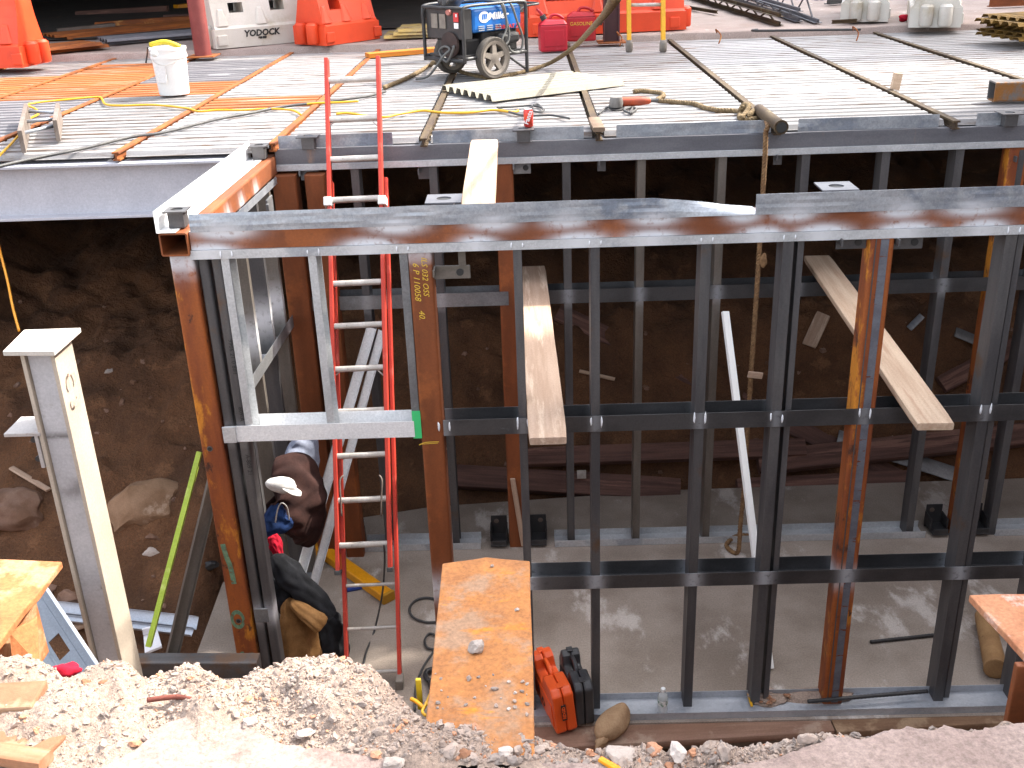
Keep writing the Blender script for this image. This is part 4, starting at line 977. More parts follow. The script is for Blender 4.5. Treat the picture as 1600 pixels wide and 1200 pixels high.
rock('stone', 'white stone at the foot of the stub beam', 615, 1195, 2.985, (0.03, 0.018, 0.012), STONE, 27, rough=0.4)
rock('stone', 'brown brick lump among the rubble under the stub beam', 725, 1185, 2.985, (0.022, 0.018, 0.012), BRICK, 29, rough=0.4)
rock('stone', 'pale lump right of the brown brick lump', 790, 1180, 2.985, (0.024, 0.016, 0.012), STONE, 31, rough=0.4)
rock('stone', 'small white stone near the tip of the stub beam', 769, 886, 2.985, (0.006, 0.006, 0.005), GRAVW, 33)
rock('stone', 'small pinkish stone right of the angular stone on the stub beam', 808, 954, 2.985, (0.007, 0.006, 0.006), STONE, 35)
rock('stone', 'white pebble on the stub beam below the angular stone', 733, 1062, 2.985, (0.009, 0.007, 0.007), GRAVW, 36)
rock('stone', 'grey pebble pair on the lower stub beam', 772, 1078, 2.985, (0.011, 0.007, 0.007), GRAVG, 37)
rock('stone', 'orange brick chip in the left rubble', 162, 1070, 3.0, (0.012, 0.010, 0.008), BRICK, 39)
rock('stone', 'orange brick lump left of the curved rusty bar', 134, 1070, 3.0, (0.014, 0.012, 0.01), BRICK, 40)
for i in range(26):
    px, py = rnd.uniform(680, 828), 1030+90*rnd.random()**0.6
    r = rnd.uniform(0.002, 0.0055)
    rock('pebble', 'small pebbles scattered on the lower end of the rusty stub beam', px, py, 2.985, (r*1.3, r, r*0.8), (GRAVW, STONE, GRAVG)[i % 3], 50+i, cat='pebble', sub=1, rot=rnd.uniform(0, 3), group='pebbles on the stub beam')
# short bent rusty bar on the left rubble
g = G(); g.tube([P(a, b, z=3.0) for a, b in ((230, 1094), (245, 1092), (262, 1090), (280, 1089), (299, 1093))], 0.0062, 8, 5)
tag(obj('rusty_bar', g, mat('bar_rust', srgb('#6e382c'), srgb('#542a22'), 30, rough=0.9, bump=0.5, bscale=90), smooth=True), 'short bent rusty bar lying on the bright left rubble', 'bar')
# bricks of an old course, half buried
def brick(px, py, ang, label, z=2.975, s=1.0, m=BRICK, dims=(0.19, 0.085, 0.05)):
    p = P(px, py, z=z+0.02); g = G(); g.box((0, 0, 0), (dims[0]*s, dims[1]*s, dims[2]))
    tag(obj('brick', g, m, None, T(p.x, p.y, z) @ rotz(ang) @ Matrix.Rotation(rnd.uniform(-.06, .06), 4, 'X'), bevel=0.006), label, 'brick')
brick(8, 1095, 0.05, 'thick orange brick with a dark near face at the left edge', z=2.972, dims=(0.17, 0.10, 0.075))
brick(72, 1120, 1.15, 'half buried orange brick slanting beside the thick left brick', z=2.957, dims=(0.2, 0.05, 0.05))
brick(108, 1135, 1.15, 'second slanting half buried brick from the left', z=2.957, dims=(0.2, 0.045, 0.05))
brick(12, 1150, 0.1, 'flat pinkish brick below the thick left brick', z=2.957, dims=(0.13, 0.09, 0.05))
p0, p1 = P(-40, 1172, z=2.99), P(72, 1190, z=2.99)
plank('timber_offcut', p0, p1, 0.05, 0.03, mat('pale_timber', srgb('#9c7a60'), srgb('#8a5e42'), 5, (0.5, 6, 6), rough=0.9), 'pale weathered timber offcut in the bottom left corner', n=8)
p0, p1 = P(938, 1186, z=2.99), P(972, 1206, z=2.99)
plank('timber_offcut', p0, p1, 0.016, 0.012, YELPAINT, 'yellow stick end by the flat concrete chunk at the bottom', n=6)
# yellow spike and twine in the gap beside the stub beam
yt = thing('yellow_stake', 'yellow plastic stake and twine in the gap left of the stub beam', 'stake', P(655, 1090, z=2.9))
p = P(656, 1092, z=2.93); g = G(); g.box((p.x, p.y, 2.945), (0.013, 0.01, 0.09)); obj('stake', g, mat('stake_yellow', srgb('#b89c14'), rough=0.6), yt, bevel=0.002)
g = G(); g.tube([P(a, b, z=2.965) for a, b in ((672, 1085), (666, 1100), (660, 1112), (668, 1118), (672, 1105), (665, 1098))], 0.004, 6, 5); obj('twine', g, YELCORD, yt, smooth=True)
g = G(); g.tube([P(a, b, z=2.95) for a, b in ((642, 1092), (650, 1096), (662, 1106))], 0.005, 6, 5); obj('twine', g, YELPAINT, yt, smooth=True)

# ================================================================== WHITE COLUMN ON THE LEFT
wc = thing('steel_column', 'white steel column toned grey for shade and cream for sun, with cap plate standing left of the corner post', 'column', (-2.13, 4.4, -0.2))
CY = 4.4
x0, x1 = P(70, 560, y=CY).x, P(108, 560, y=CY).x
xa, xb = P(37, 560, y=CY).x, P(83, 560, y=CY).x      # web face left / right
xc = P(84, 560, y=CY).x
hw = xc-xa
# I section: web faces the viewer, flanges at left and right (right flange broad side to the sun)
ang = math.radians(14)
cx, cyy = (xa+xc)/2, CY+0.09
def col_spray(x, y, z): return min(1, 0.95*gauss(x-2.72, 0.014)+0.9*gauss(x-2.45, 0.05)*max(0, 0.4+1.4*nz3(x, z, 0, 9))+0.5*max(0, nz3(x, z, 3, 2.2)-0.25)*sstep(2.4, 0.8, x))
Mc = T(cx-0.01, cyy, -0.2) @ rotz(0.0) @ Matrix.Rotation(math.radians(-90), 4, 'Y')
H = 3.14
g = G(); g.prism(drect(0.012, hw-0.03, 6), H, None, 200); obj('web', g, COLWEB, wc, Mc @ T(0, -0.055, 0), attr=col_spray)
for s in (-1, 1):
    g = G(); g.prism(rect(0.20, 0.02), H, None, 10); obj('flange', g, COLWHITE, wc, Mc @ T(0, 0.02, s*(hw/2)), bevel=0.003)
pc = [P(4, 549, z=2.975), P(84, 549, z=2.975), P(126, 512, z=2.975), P(38, 515, z=2.975)]
g = G(); g.add([tuple(p) for p in pc]+[(p.x, p.y, p.z-0.022) for p in pc], [(0, 1, 2, 3), (7, 6, 5, 4), (0, 4, 5, 1), (1, 5, 6, 2), (2, 6, 7, 3), (3, 7, 4, 0)])
obj('cap_plate', g, mat('capplate_white', lin(0.5, 0.46, 0.41), lin(0.44, 0.4, 0.35), 5, rough=0.6, c3=lin(0.42, 0.33, 0.27), s3=6, t3=0.62), wc, bevel=0.002)
# seat angle on the left flange
xl = cx-hw/2-0.02
pz = P(60, 680, y=CY).z
g = G(); g.box((xl-0.075, CY+0.10, pz), (0.17, 0.19, 0.018)); g.box((xl-0.012, CY+0.10, pz-0.09), (0.018, 0.19, 0.17)); obj('seat_angle', g, mat('angle_grey', lin(0.42, 0.39, 0.37), lin(0.34, 0.31, 0.30), 5, rough=0.6, c3=lin(0.25, 0.2, 0.17), s3=6, t3=0.6), wc, bevel=0.003)
for k in (-1, 1):
    g = G(); g.lathe([(0.014, 0), (0.014, 0.02)], 8); obj('bolt', g, BLACK, wc, T(xl-0.03, CY+0.03+0.0*k, pz-0.08+0.05*k) @ Matrix.Rotation(math.radians(90), 4, 'X'))
text('chalk_letters', 'C 3', 0.13, basis((cx+hw/2+0.015, CY+0.1, P(115, 620, y=CY).z), (0, 0, -1), (0, 1, 0)), mat('faded_red', lin(0.5, 0.33, 0.27), rough=0.9, rvar=0), wc, 0.0006)

# ================================================================== LEFT SIDE OF THE PIT
def stick(name, label, cat, A, B, prof, m, up=(0, 0, 1), bevel=0.002, group=None):
    return tag(sweep(name, prof, A, B, m, None, up=up, bevel=bevel), label, cat, group)
gy = 6.0
o = stick('lime_stud', 'lime green metal strip leaning against the corner post', 'strip', P(232, 1010, y=5.0), P(312, 706, y=5.55), rect(0.03, 0.045), GREENST, up=(0, 1, 0))
stick('metal_stud', 'brownish grey metal stud leaning beside the lime green strip', 'stud', P(268, 1022, y=5.25), P(338, 728, y=5.65), chan(0.075, 0.04, 0.004), GREYSTUD, up=(0.5, -1, 0))
A, B = P(55, 946, z=0.06), P(309, 974, z=0.06)
ZINCBLUE = mat('zinc_bluish', lin(0.52, 0.56, 0.62), lin(0.44, 0.48, 0.54), 5, (0.4, 1, 1), rough=0.45, metal=0.4, voro=0.05)
stick('metal_stud', 'pale galvanised stud lying on the soil behind the white column', 'stud', A, B, chan(0.095, 0.05, 0.003), ZINCBLUE, up=(0, -0.75, 0.66))
stick('metal_stud', 'second pale galvanised stud nested against the one on the soil', 'stud', A+Vector((0, -0.07, -0.03)), B+Vector((-0.02, -0.07, -0.03)), chan(0.06, 0.035, 0.003), ZINCBLUE, up=(0, -0.5, 0.8))
# slotted channel leaning in the lower left
ch = thing('slotted_channel', 'dark galvanised channel with a slot leaning under the left rusted flange', 'channel', P(120, 1040, y=4.3))
A, B = P(150, 1100, y=3.6), P(38, 925, y=4.3)
SLOTM = mat('channel_blue_grey', lin(0.14, 0.16, 0.185), lin(0.20, 0.22, 0.25), 4, (0.4, 2, 2), rough=0.4, metal=0.5)
M, L = frame(A, B, (0.35, -1, 0.5)); w = 0.20
g = G(); s0, s1 = L*0.40, L*0.56
for (xa_, xb_, ya, yb) in ((0, s0, -w/2, w/2), (s1, L, -w/2, w/2), (s0, s1, -w/2, -0.03), (s0, s1, 0.03, w/2)):
    g.box(((xa_+xb_)/2, (ya+yb)/2, 0), (xb_-xa_, yb-ya, 0.003))
obj('web', g, SLOTM, ch, M)
for s in (-1, 1):
    g = G(); g.box((L/2, s*w/2, 0.022), (L, 0.003, 0.045)); obj('flange', g, ZINCBLUE if s < 0 else SLOTM, ch, M)
for yy in (-0.05, 0.05):
    g = G(); g.box((L/2, yy, 0.002), (L, 0.006, 0.004)); obj('rib', g, SLOTM, ch, M)
stick('sill_tube', 'dark steel tube lying at the foot of the corner post', 'tube', P(190, 1040, y=5.15), P(405, 1040, y=5.15), rrect(0.10, 0.12, 0.012), MILL, up=(0, 0, 1), bevel=0)
p = P(100, 1050, z=2.5); g = G(); g.blob((0, 0, 0), (0.05, 0.03, 0.025), 5, 0.4, sub=2)
tag(obj('red_cloth', g, C_RED, None, T(*p), smooth=True), 'bright red cloth tucked behind the left rubble', 'cloth')
p = P(238, 1005, z=0.02); g = G(); g.add([(-0.06, -0.09, 0), (0.06, -0.09, 0.02), (0.05, 0.09, 0.05), (-0.05, 0.09, 0.02), (-0.06, -0.09, -0.02), (0.06, -0.09, 0.0), (0.05, 0.09, 0.03), (-0.05, 0.09, 0.0)], [(0, 1, 2, 3), (7, 6, 5, 4), (0, 4, 5, 1), (1, 5, 6, 2), (2, 6, 7, 3), (3, 7, 4, 0)]); g.box((0.0, 0.08, 0.06), (0.1, 0.02, 0.05))
tag(obj('metal_offcut', g, PAPER, None, T(*p) @ rotz(0.4), bevel=0.002), 'small white folded metal offcut at the foot of the lime strip', 'offcut')
def onsoil(px, py):
    """walk the view ray down to the soil"""
    d = Vector(ROT @ np.array([px-800.0, py-600.0, F_PX])).normalized(); c = Vector(CAM); t = 3.0
    while t < 16:
        p = c+d*t
        if p.z <= max(soil_h(p.x, p.y), -0.2): return p
        t += 0.02
    return c+d*9
def soilrock(label, px, py, r, m, seed, rough=0.3, rot=0, sub=3, cat='stone', name='stone', tilt=0.5):
    p = onsoil(px, py); g = G(); g.blob((0, 0, 0), r, seed, rough*0.35, None, sub, freq=2.2, cuts=13)
    tag(obj(name, g, m, None, T(*p) @ rotz(rot) @ Matrix.Rotation(tilt, 4, 'X'), smooth=True, auto=22), label, cat)
soilrock('large tan boulder half buried in the soil bank', 218, 785, (0.36, 0.26, 0.24), STONET, 3, 0.30, 0.4)
soilrock('flat pale stone on the soil below the boulder', 233, 862, (0.085, 0.05, 0.035), STONE, 6, 0.35)
soilrock('brown boulder in the lower left of the soil bank', 20, 800, (0.35, 0.2, 0.18), STONEB, 8, 0.3)
soilrock('tan stone beside the white column on the soil', 108, 935, (0.12, 0.09, 0.07), STONEB, 10, 0.3)
soilrock('small grey stone above the tan stone by the column', 78, 920, (0.06, 0.05, 0.035), STONEB, 12, 0.35)
soilrock('small brown stone below the boulder', 237, 840, (0.07, 0.05, 0.04), STONEB, 14, 0.35)
soilrock('little pale stone high on the soil bank', 168, 580, (0.05, 0.035, 0.03), STONE, 16, 0.35)
soilrock('little tan stone in the middle of the soil bank', 192, 628, (0.03, 0.05, 0.04), STONEB, 18, 0.35)
soilrock('small pale stone near the top of the soil bank', 167, 533, (0.035, 0.035, 0.03), STONEB, 20, 0.3)
soilrock('dark lump beside the corner post on the soil', 328, 884, (0.07, 0.05, 0.05), BLACK, 22, 0.3)
for i in range(36):   # many little stones of the bank, one family
    px, py = rnd.uniform(5, 300), rnd.uniform(440, 990); r = rnd.uniform(0.008, 0.028)
    p = onsoil(px, py); g = G(); g.blob((0, 0, 0), (r*1.3, r, r*0.8), 70+i, 0.4, None, 1)
    tag(obj('stone', g, STONEB, None, T(*p) @ rotz(rnd.uniform(0, 3))), 'small loose stones sprinkled over the left soil bank', 'stone', 'small stones on the left soil bank')
for i in range(44):
    px, py = rnd.uniform(680, 1590), rnd.uniform(480, 740); r = rnd.uniform(0.008, 0.03)
    p = onsoil(px, py); g = G(); g.blob((0, 0, 0), (r*1.3, r, r*0.8), 170+i, 0.4, None, 1)
    tag(obj('stone', g, STONEB, None, T(*p) @ rotz(rnd.uniform(0, 3))), 'small loose stones on the soil under the deck behind the far frame', 'stone', 'small stones under the deck')
A, B = onsoil(22, 735), onsoil(80, 770); up_ = Vector((0, -0.03, 0.04))
plank('timber_stick', A+up_, B+up_, 0.05, 0.02, WOOD, 'thin broken wood stick on the soil left of the white column', n=6)
A, B = onsoil(115, 985), onsoil(150, 975)
plank('timber_stick', A+up_, B+up_, 0.05, 0.04, WOOD, 'short pale timber block on the soil behind the slotted channel', n=4)
g = G(); g.tube([P(-5, 370, y=7.1), P(2, 400, y=7.1), P(12, 440, y=7.0), P(20, 480, y=6.9), P(30, 518, y=6.8)], 0.009, 6, 6)
tag(obj('hanging_cable', g, mat('cord_orange', srgb('#d08a1c'), rough=0.5), smooth=True), 'orange cable hanging below the girder at the left edge', 'cable')

# ================================================================== UNDER THE DECK: TIMBERS AND SCRAP
def timber(label, a, b, w, th, m=WOODD, lift=0.08, name='timber', za=None, zb=None):
    A = onsoil(*a) if za is None else P(*a, z=za); B = onsoil(*b) if zb is None else P(*b, z=zb)
    u = Vector((0, -0.6, 0.8))*lift
    return plank(name, A+u, B+u, w, th, m, label, up=(0, -0.7, 0.7), n=10)
plank('timber', P(872, 488, y=9.36), P(1405, 748, y=8.33), 0.17, 0.06, WOODD, 'long reddish timber slanting down the soil behind the studs', up=(0, -0.7, 0.7), n=12)
timber('dark timber beam lying on the soil edge behind the left tube post', (690, 752), (1060, 775), 0.20, 0.12, lift=0.12)
timber('brown timber beam lying behind the pale paper scrap', (820, 730), (1250, 715), 0.16, 0.10, lift=0.2)
timber('dark timber beam along the back of the slab, right half', (1180, 735), (1600, 690), 0.20, 0.12, lift=0.15)
timber('lower dark timber beam under the right beams', (1150, 765), (1420, 752), 0.14, 0.08, lift=0.06)
timber('short brown timber leaning in the far right corner', (1465, 610), (1590, 545), 0.16, 0.07, lift=0.1)
timber('pale wood offcut lying upright on the dark soil', (1262, 545), (1285, 495), 0.13, 0.03, WOOD, 0.05, 'wood_offcut')
timber('thin split of wood on the soil behind the plank', (905, 584), (960, 597), 0.035, 0.02, WOODL, 0.05, 'wood_offcut')
timber('tan wood offcut beside the bent galvanised strip', (1385, 690), (1405, 715), 0.10, 0.03, WOOD, 0.06, 'wood_offcut')
timber('orange wood splinter on the back slab edge', (1232, 764), (1285, 757), 0.05, 0.03, mat('wood_orange', srgb('#a86a38'), srgb('#8a5428'), 5, rough=0.9), 0.04, 'wood_offcut')
timber('bent grey galvanised strip lying by the right post', (1305, 690), (1505, 755), 0.14, 0.012, GALVD, 0.10, 'metal_strip')
timber('short grey strip on the dark soil at right', (1490, 523), (1535, 542), 0.10, 0.015, GALVD, 0.05, 'metal_strip')
timber('small pale strip high on the dark soil', (1418, 518), (1438, 498), 0.06, 0.01, GALV, 0.05, 'metal_strip')
g = G(); p = onsoil(907, 740); g.box((0, 0, 0), (0.08, 0.02, 0.075)); tag(obj('paper_scrap', g, mat('block_pale', srgb('#b8b0a8'), srgb('#8a8078'), 8, rough=0.9), None, T(p.x, p.y-0.2, p.z+0.1) @ Matrix.Rotation(-0.4, 4, 'X'), bevel=0.004), 'pale square scrap on the brown timber beam', 'scrap')
g = G(); p = P(800, 720, y=7.36); q = P(812, 860, y=7.36)
plank('timber_batten', P(801, 748, y=7.32), P(818, 852, y=7.34), 0.04, 0.02, WOOD, 'thin wooden batten standing against the far rusty post', up=(0, -1, 0), n=6)

# ================================================================== THINGS ON THE PIT FLOOR
# leaning metal tracks
stick('metal_track', 'bright white metal track leaning behind the studs from floor to far frame', 'track', P(1203, 1045, z=0.01), P(1133, 487, y=7.2), rect(0.05, 0.03), mat('white_track', lin(0.86, 0.86, 0.84), rough=0.5, rvar=0, grain=0.03), up=(0.35, -1, 0.2))
A, B = P(430, 1032, z=0.01), P(580, 512, y=7.22)
stick('metal_track', 'long pale galvanised track leaning behind the ladder', 'track', A, B, chan(0.07, 0.035, 0.003), GALVB, up=(0.3, -1, 0.3))
stick('metal_track', 'galvanised track leaning right beside the long pale one', 'track', A+Vector((0.12, 0.1, 0)), B+Vector((0.075, 0.01, -0.03)), chan(0.06, 0.035, 0.003), GALVB, up=(0.3, -1, 0.3))
A, B = P(470, 836, z=0.05), P(605, 932, z=0.04)
yb = thing('yellow_beam', 'yellow timber beam lying on the pit floor behind the ladder', 'beam', (A+B)/2-Vector((0, 0, .05)))
sweep('bar', rrect(0.105, 0.075, 0.012), A, B, YELPAINT, yb, bevel=0)
M, L = frame(A, B); g = G(); g.box((L+0.012, 0, 0), (0.03, 0.11, 0.08)); obj('end_cap', g, mat('end_cap_olive', srgb('#a87818'), rough=0.6), yb, M, bevel=0.006)
A, B = P(541, 922, z=0.015), P(566, 917, z=0.015)
g = G(); g.tube([A, B], 0.018, 8, 1); tag(obj('marker_pen', g, BLUEP, smooth=True, auto=40), 'blue marker pen on the floor behind a ladder rung', 'pen')
# cables on the floor
g = G(); g.tube([P(600, 852, z=0.9), P(601, 880, z=0.7), P(597, 930, z=0.3), P(585, 985, z=0.012), P(572, 1020, z=0.012), P(565, 1060, z=0.012)], 0.007, 6, 8)
tag(obj('power_cable', g, RUBBER, smooth=True), 'thin grey cable running down the ladder to the pit floor', 'cable')
g = G(); g.tube([P(a, b, z=0.014) for a, b in ((690, 940), (668, 934), (650, 938), (640, 950), (645, 964), (665, 972), (685, 973), (700, 985), (690, 996), (672, 990), (664, 1000), (668, 1012), (685, 1014), (690, 1004), (676, 1020), (660, 1045), (650, 1075), (648, 1110))], 0.009, 6, 6)
tag(obj('power_cable', g, RUBBER, smooth=True), 'dark cable looped on the floor beside the rusty tube post', 'cable')
g = G(); g.tube([P(a, b, z=0.03) for a, b in ((678, 1045), (666, 1050), (668, 1062), (682, 1066), (676, 1078), (672, 1066))], 0.018, 6, 6)
tag(obj('hose_coil', g, BLACK, smooth=True), 'small black coil on the floor half hidden by the stub beam', 'hose')
# rebars
for a, b, r, l in (((1360, 1003), (1470, 991), 0.012, 'short dark steel bar lying on the slab at right'), ((1262, 1096), (1449, 1080), 0.012, 'dark steel bar lying along the front floor track')):
    za = 0.014 if b[1] < 1050 else 0.06
    M, L = frame(P(*a, z=za), P(*b, z=za)); g = G(); n = int(L/0.012)
    g.tube([(L*i/n, 0, 0) for i in range(n+1)], r, 8, 1, smooth=False, rfun=lambda t, n=n: 1+0.12*(round(t*n) % 2)); tag(obj('steel_bar', g, BLACK, None, M, smooth=True), l, 'bar')
# form boards in front of the slab
def board(label, a, b, w, z, m):
    return plank('form_board', P(*a, z=z), P(*b, z=z), w, 0.05, m, label, n=8)
board('pinkish form board lying along the front of the slab, left piece', (835, 1152), (1294, 1126), 0.26, -0.04, FORM)
board('brown form board along the front of the slab, right piece', (1297, 1127), (1640, 1107), 0.26, -0.032, mat('form_board_dark', srgb('#7d6048'), srgb('#6b4f3a'), 4, (0.5, 6, 6), rough=0.9, c3=srgb('#93795f'), s3=3))
# tool cases
def toolcase(name, label, p, L, H, W, rz, lean, m, notch, txt=None):
    """case standing on its edge; length L runs away from the viewer, notched at the handle"""
    M = T(*p) @ rotz(rz) @ Matrix.Rotation(lean, 4, 'Y')
    t = thing(name, label, 'tool case', p)
    # side outline in (y=length from near to far, z=height)
    out = [(0, 0.03), (0.03, 0), (L-0.08, 0), (L, 0.06), (L, H-0.10), (L-0.06, H), (notch[1]+0.03, H), (notch[1], H-0.02), (notch[1]-0.02, H-0.085), (notch[0]+0.02, H-0.085), (notch[0], H-0.02), (notch[0]-0.03, H), (0.04, H), (0, H-0.04)]
    n = len(out)
    for s, x0, x1 in (('shell', -W/2, -0.002), ('shell', 0.002, W/2)):
        g = G(); g.add([(x0, a, b) for a, b in out]+[(x1, a, b) for a, b in out], [tuple(range(n)), tuple(reversed(range(n, 2*n)))]+[(i, i+n, (i+1) % n+n, (i+1) % n) for i in range(n)])
        obj('shell', g, m, t, M, bevel=0.012)
    g = G(); g.tube([(0, notch[0]+0.005, H-0.05), (0, notch[0]+0.02, H-0.015), (0, (notch[0]+notch[1])/2, H-0.005), (0, notch[1]-0.02, H-0.015), (0, notch[1]-0.005, H-0.05)], 0.014, 8, 5); obj('handle', g, m, t, M, smooth=True)
    for yy in (0.04, L-0.09):
        g = G(); g.box((0, yy+0.02, H-0.002), (0.04, 0.045, 0.012)); obj('latch', g, m, t, M, bevel=0.003)
    g = G(); o2 = [(0.05, 0.05), (L-0.09, 0.05), (L-0.05, 0.1), (L-0.05, H-0.13), (0.05, H-0.13)]; k = len(o2)
    g.add([(-W/2-0.006, a, b) for a, b in o2]+[(-W/2+0.002, a, b) for a, b in o2], [tuple(range(k)), tuple(reversed(range(k, 2*k)))]+[(i, i+k, (i+1) % k+k, (i+1) % k) for i in range(k)]); obj('side_panel', g, m, t, M, bevel=0.003)
    if txt:
        g = G(); g.box((-0.01, -0.0125, H*0.55), (0.03, 0.004, 0.12)); obj('label_plate', g, BLACKTXT, t, M)
        text('lettering', 'RIDGID', 0.028, M @ basis((-0.01, -0.0152, H*0.55), (0, 0, 1), (-1, 0, 0)), ORANGECASE, t, 0.0006, bold=0.001)
        text('lettering', 'R D', 0.09, M @ basis((-W/2-0.0085, L*0.52, H*0.36), (0, -0.85, -0.5), (0, -0.5, 0.85)), BLACKTXT, t, 0.0008)
    return t
p = P(888, 1148, z=0.0)
toolcase('tool_case', 'orange plastic tool case standing on edge in front of the studs', (p.x, p.y, 0.002), 0.50, 0.345, 0.135, 0.30, -0.10, ORANGECASE, (0.20, 0.36), True)
p = P(917, 1141, z=0.0)
toolcase('tool_case', 'black plastic tool case standing behind the orange one', (p.x-0.005, p.y+0.02, 0.002), 0.44, 0.33, 0.12, 0.2, -0.03, BLACKCASE, (0.18, 0.33))
# water bottle
p = P(1035, 1117, z=0.01)
wb = thing('water_bottle', 'clear plastic water bottle with green label in the front floor track', 'bottle', p)
g = G(); g.lathe([(0.026, 0), (0.032, 0.008), (0.030, 0.03), (0.033, 0.05), (0.030, 0.07), (0.0325, 0.085), (0.0325, 0.145), (0.026, 0.165), (0.013, 0.185), (0.013, 0.197)], 18, T(p.x, p.y, 0.012)); obj('bottle_body', g, GLASSY, wb, smooth=True)
g = G(); g.lathe([(0.0335, 0.088), (0.0335, 0.128)], 18, T(p.x, p.y, 0.012)); obj('label', g, LABELG, wb, smooth=True, auto=40)
g = G(); g.lathe([(0.015, 0.19), (0.015, 0.207), (0.012, 0.21)], 14, T(p.x, p.y, 0.012)); obj('cap', g, WHITEP, wb, smooth=True, auto=40)
# lumpy tan sack
p = P(957, 1142, z=0.0); sk = thing('canvas_sack', 'lumpy tan sack lying on the board right of the black case', 'sack', p)
M = T(p.x, p.y, 0.07) @ rotz(0.95)
g = G(); g.blob((0, 0, 0), (0.165, 0.088, 0.075), 2, 0.10, None, 3, freq=1.2); obj('bag', g, SACK, sk, M, smooth=True)
g = G(); g.blob((0, 0, 0), (0.06, 0.035, 0.03), 5, 0.3, None, 2); obj('tied_neck', g, SACK, sk, M @ T(-0.16, -0.02, -0.02), smooth=True)
# round timber at the right
A, B = P(1556, 1046, z=0.08), P(1538, 962, z=0.08)
g = G(); g.tube([A, A.lerp(B, 0.04), A.lerp(B, 0.15), A.lerp(B, 0.5), B], 0.078, 14, 6, rfun=lambda t: 0.55+0.45*min(1, t/0.08)**0.5 if t < 0.08 else 1-0.18*t)
tag(obj('timber_pole', g, mat('pole_wood', srgb('#a98358'), srgb('#8e6a44'), 5, rough=0.85, bump=0.3, c3=srgb('#6e4f30'), s3=6, t3=0.62), smooth=True), 'blunt tan timber pole lying on the slab under the right rusted flange', 'pole')
# rubble and yellow tape measure by the front track
g = G(); p = P(1171, 1098, z=0.0)
g.box((p.x, p.y, 0.03), (0.016, 0.14, 0.006)); tag(obj('tape_measure_blade', g, YELCORD, None), 'short yellow tape blade on the front floor track', 'tape')
for i in range(14):
    px, py = rnd.gauss(1200, 18), rnd.gauss(1090, 5); r = rnd.uniform(0.008, 0.02)
    rock('pebble', 'pale chips heaped on the slab by the front track', px, py, 0.03, (r*1.4, r, r*0.7), (GRAVW, BRICK)[i % 2], 300+i, cat='chip', sub=1, group='chips by the front track')
p = P(1200, 1092, z=0.0); g = G(); g.blob((0, 0, 0), (0.13, 0.08, 0.03), 7, 0.3, None, 2); tag(obj('rubble_heap', g, RUBBLE, None, T(p.x, p.y, 0.005), smooth=True), 'small reddish heap of rubble by the front floor track', 'rubble')
p = P(1275, 1088, z=0.0); g = G(); g.blob((0, 0, 0), (0.22, 0.08, 0.03), 9, 0.3, None, 2); tag(obj('rubble_heap', g, RUBBLE, None, T(p.x, p.y, 0.005), smooth=True), 'low grey heap of rubble at the foot of the right rusty post', 'rubble')

# hanging and heaped work clothes
def garment(name, label, pts, m, root=None, sides=44, fold=0.18, ff=7, flat=0.6, seed=0, nrm=(1, -0.8, 0.3), pleat=0.0):
    """pts: (centre, half width); a bulky folded tube of cloth"""
    C_ = spline([Vector(p) for p, w in pts], 16); W = [w for p, w in pts]; n = len(C_); g = G(); N_ = Vector(nrm).normalized()
    for i, p in enumerate(C_):
        t = (C_[min(i+1, n-1)]-C_[max(i-1, 0)]).normalized(); a = N_.cross(t).normalized(); b = t.cross(a)
        u = i/(n-1); w = float(np.interp(u*(len(W)-1), range(len(W)), W)); w *= max(0.25, min(1, u*8+0.25, (1-u)*9+0.3))
        for k in range(sides):
            th = 2*math.pi*k/sides
            r = 1+fold*nz3(math.cos(th)*1.2+seed, math.sin(th)*1.2, u*ff*0.35, 2.2)*1.4+fold*0.7*math.sin(th*5+seed+2*nz3(u*3, seed, th, 1.0))*0.6
            q_ = p*9+Vector((seed*3, 0, 0)); wr = 1-abs(noise.noise(q_+Vector((0, 0, 0.6*noise.noise(q_*0.6)))))
            r += fold*(0.9*(wr-0.75)+0.35*noise.noise(q_*2.3+Vector((th, 0, 0))))
            r += pleat*math.sin(th*8+seed+1.5*noise.noise(p*3))
            r += (0.10 if not pleat else 0.02)*abs(math.sin(th*3.5+u*9+seed+2*noise.noise(p*6)))
            g.v.append(p+a*(w*r*math.cos(th))+b*(w*flat*r*math.sin(th)))
    for i in range(n-1):
        for k in range(sides):
            k2 = (k+1) % sides; g.f.append((i*sides+k, i*sides+k2, (i+1)*sides+k2, (i+1)*sides+k))
    g.f += [tuple(reversed(range(sides))), tuple((n-1)*sides+k for k in range(sides))]; g.m = [0]*len(g.f)
    o = obj(name, g, m, root, smooth=True)
    sd = o.modifiers.new('sub', 'SUBSURF'); sd.levels = 1; sd.render_levels = 1
    if root is None: tag(o, label, 'clothing')
    return o
def Q(px, py, x): return P(px, py, x=x)
Yj = 5.95
def Qy(px, py, y): return P(px, py, y=y)
garment('grey_shirt', 'pale grey shirt hanging above the dark brown fleece', [(Qy(455, 690, 6.6), 0.10), (Qy(470, 705, 6.6), 0.13), (Qy(480, 735, 6.6), 0.09), (Qy(486, 770, 6.6), 0.05)], C_GREY, seed=1)
garment('brown_fleece', 'dark brown fleece hanging on the left studs', [(Qy(424, 752, 6.2), 0.10), (Qy(450, 755, 6.2), 0.20), (Qy(470, 790, 6.2), 0.20), (Qy(480, 830, 6.2), 0.12), (Qy(468, 850, 6.2), 0.06)], C_BRN, seed=2, fold=0.22)
cp = thing('baseball_hat', 'white hat resting on the dark brown fleece', 'hat', Qy(440, 765, 5.95))
